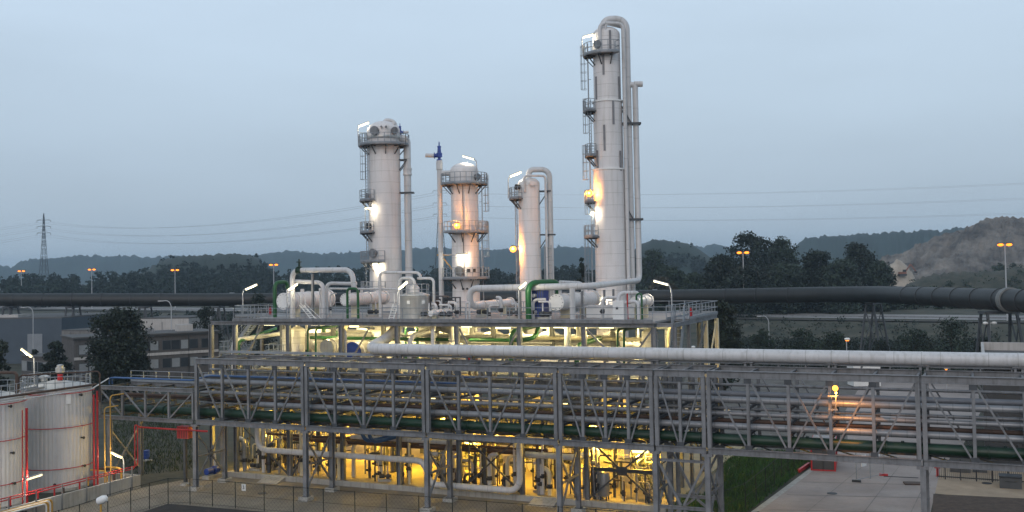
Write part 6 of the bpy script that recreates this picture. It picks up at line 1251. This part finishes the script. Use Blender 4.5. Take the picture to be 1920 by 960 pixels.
# ------------------------------------------------------------------ pylons and wires
wire_m = M('wire_grey', (.05, .055, .06), .6)
def pylon(lb, px, ptop, D, arms, aw, r=.14):
    q = QD(px, ptop, D); x, y = q[0], q[1]; z0 = gz(x, y); H_ = q[2] - z0; t = thing('pylon', lb, 'pylon', (x, y, z0)); m = MB(); k = 11
    def hw(f): return .35 + (1 - f) ** 1.4 * 3.4 if f < .96 else .1
    R3, F3 = np.array(_r0), np.array(_f0); O = np.array([x, y, z0])
    lv = [1 - (1 - i / k) ** 1.15 for i in range(k + 1)]
    C = lambda f, a, b: O + R3 * a * hw(f) + F3 * b * hw(f) + (0, 0, H_ * f)
    for f0, f1 in zip(lv, lv[1:]):
        for a, b in ((1, 1), (-1, 1), (1, -1), (-1, -1)): m.bar(C(f0, a, b), C(f1, a, b), r, r)
        for (a, b), (c, d) in (((1, 1), (-1, 1)), ((1, -1), (-1, -1)), ((1, 1), (1, -1)), ((-1, 1), (-1, -1))): m.bar(C(f0, a, b), C(f1, c, d), r * .6, r * .6); m.bar(C(f0, c, d), C(f1, a, b), r * .6, r * .6)
    m.build('lattice', wire_m, t); tips = []
    for py in arms:
        z = QD(px, py, D)[2]; m = MB()
        for s in (-1, 1):
            e = O + R3 * s * aw + (0, 0, z - z0); f = (z - z0) / H_; m.bar(O + R3 * s * hw(f) + (0, 0, z - z0), e, r, r); m.bar(O + R3 * s * hw(f) + (0, 0, z - z0 + aw * .22), e, r * .8, r * .8); m.bar(e, e - (0, 0, aw * .3), r, r); tips.append(e - (0, 0, aw * .3))
        m.build('cross_arm', wire_m, t)
    return tips
t1 = pylon('lattice electricity pylon on the left horizon', 82, 400, 780, (413, 425, 437), 5.2, .2); t2 = pylon('lattice electricity pylon half hidden behind the slender white stack', 824, 340, 440, (358, 381, 402), 2.9, .09)
def wire(lb, a, b, sag, g, r): 
    a, b = np.array(a), np.array(b); P = [a + (b - a) * f + (0, 0, -sag * 4 * f * (1 - f)) for f in np.linspace(0, 1, 26)]; solo('power_line', lb, 'power line', MB().tube(P, r, 4, 0), wire_m, g)
for k in range(6):
    wire('faint sagging power line between the two pylons', t1[k], t2[k], 9, 'power lines between the pylons', .035); wire('faint power line leaving the left pylon towards the left', t1[k], QD(-700, 470 + (k // 2) * 14 + (k % 2) * 4, 620), 6, 'power lines left of the pylon', .035)
    wire('thin power line climbing to the right of the tallest tower', t2[k], QD(2300, 322 + (k // 2) * 30 + (k % 2) * 3, 300), 3, 'power lines right of the tallest tower', .016)
# ------------------------------------------------------------------ excavator at the quarry face
q = QD(1692, 512, 552); ora = M('excavator_orange', (.20, .075, .04), .5, 0, .2, 2); z0 = q[2] - 1.5; c = np.array([q[0], q[1], z0]); d = np.array(_r0); k = np.array(_f0); t = thing('excavator', 'small orange excavator working at the pale quarry face', 'excavator', c)
for s in (-1, 1): MB().box(c + k * s * 1.1 + (0, 0, .5), (4, .6, .95), d, k).build('track', dark, t)
MB().box(c + (0, 0, 1.6), (3.6, 2.4, 1.1), d, k).build('body', ora, t); MB().box(c + d * .9 - k * .5 + (0, 0, 2.6), (1.4, 1.1, 1.5), d, k).build('cab', glass_d, t); MB().bar(c + d * 1.5 + (0, 0, 2), c + d * 4.5 + (0, 0, 6.2), .5, .6).build('boom', ora, t); MB().bar(c + d * 4.5 + (0, 0, 6.2), c + d * 7.2 + (0, 0, 2.4), .4, .5).build('arm', ora, t); MB().box(c + d * 7.3 + (0, 0, 1.9), (1.1, 1.3, 1.0), d, k).build('bucket', dark, t)
m = MB(); m.rev(c - (0, 0, 8), (0, 0, 1), [(0, 16), (8, 9), (8.0, .1)], 16, False); 
# ------------------------------------------------------------------ hazy evening air
hz = bpy.data.materials.new('hazy_air'); hz.use_nodes = True; n_ = hz.node_tree; n_.nodes.clear(); ho = n_.nodes.new('ShaderNodeOutputMaterial'); pv = n_.nodes.new('ShaderNodeVolumePrincipled')
pv.inputs['Color'].default_value = (.62, .82, 1.0, 1); pv.inputs['Density'].default_value = HAZE; pv.inputs['Anisotropy'].default_value = 0; n_.links.new(pv.outputs[0], ho.inputs['Volume'])
c = QD(960, 505, 1500); m = MB().box((c[0], c[1], 62), (9600, 9600, 126)); tag(m.build('haze', hz), None, None, kind='stuff')
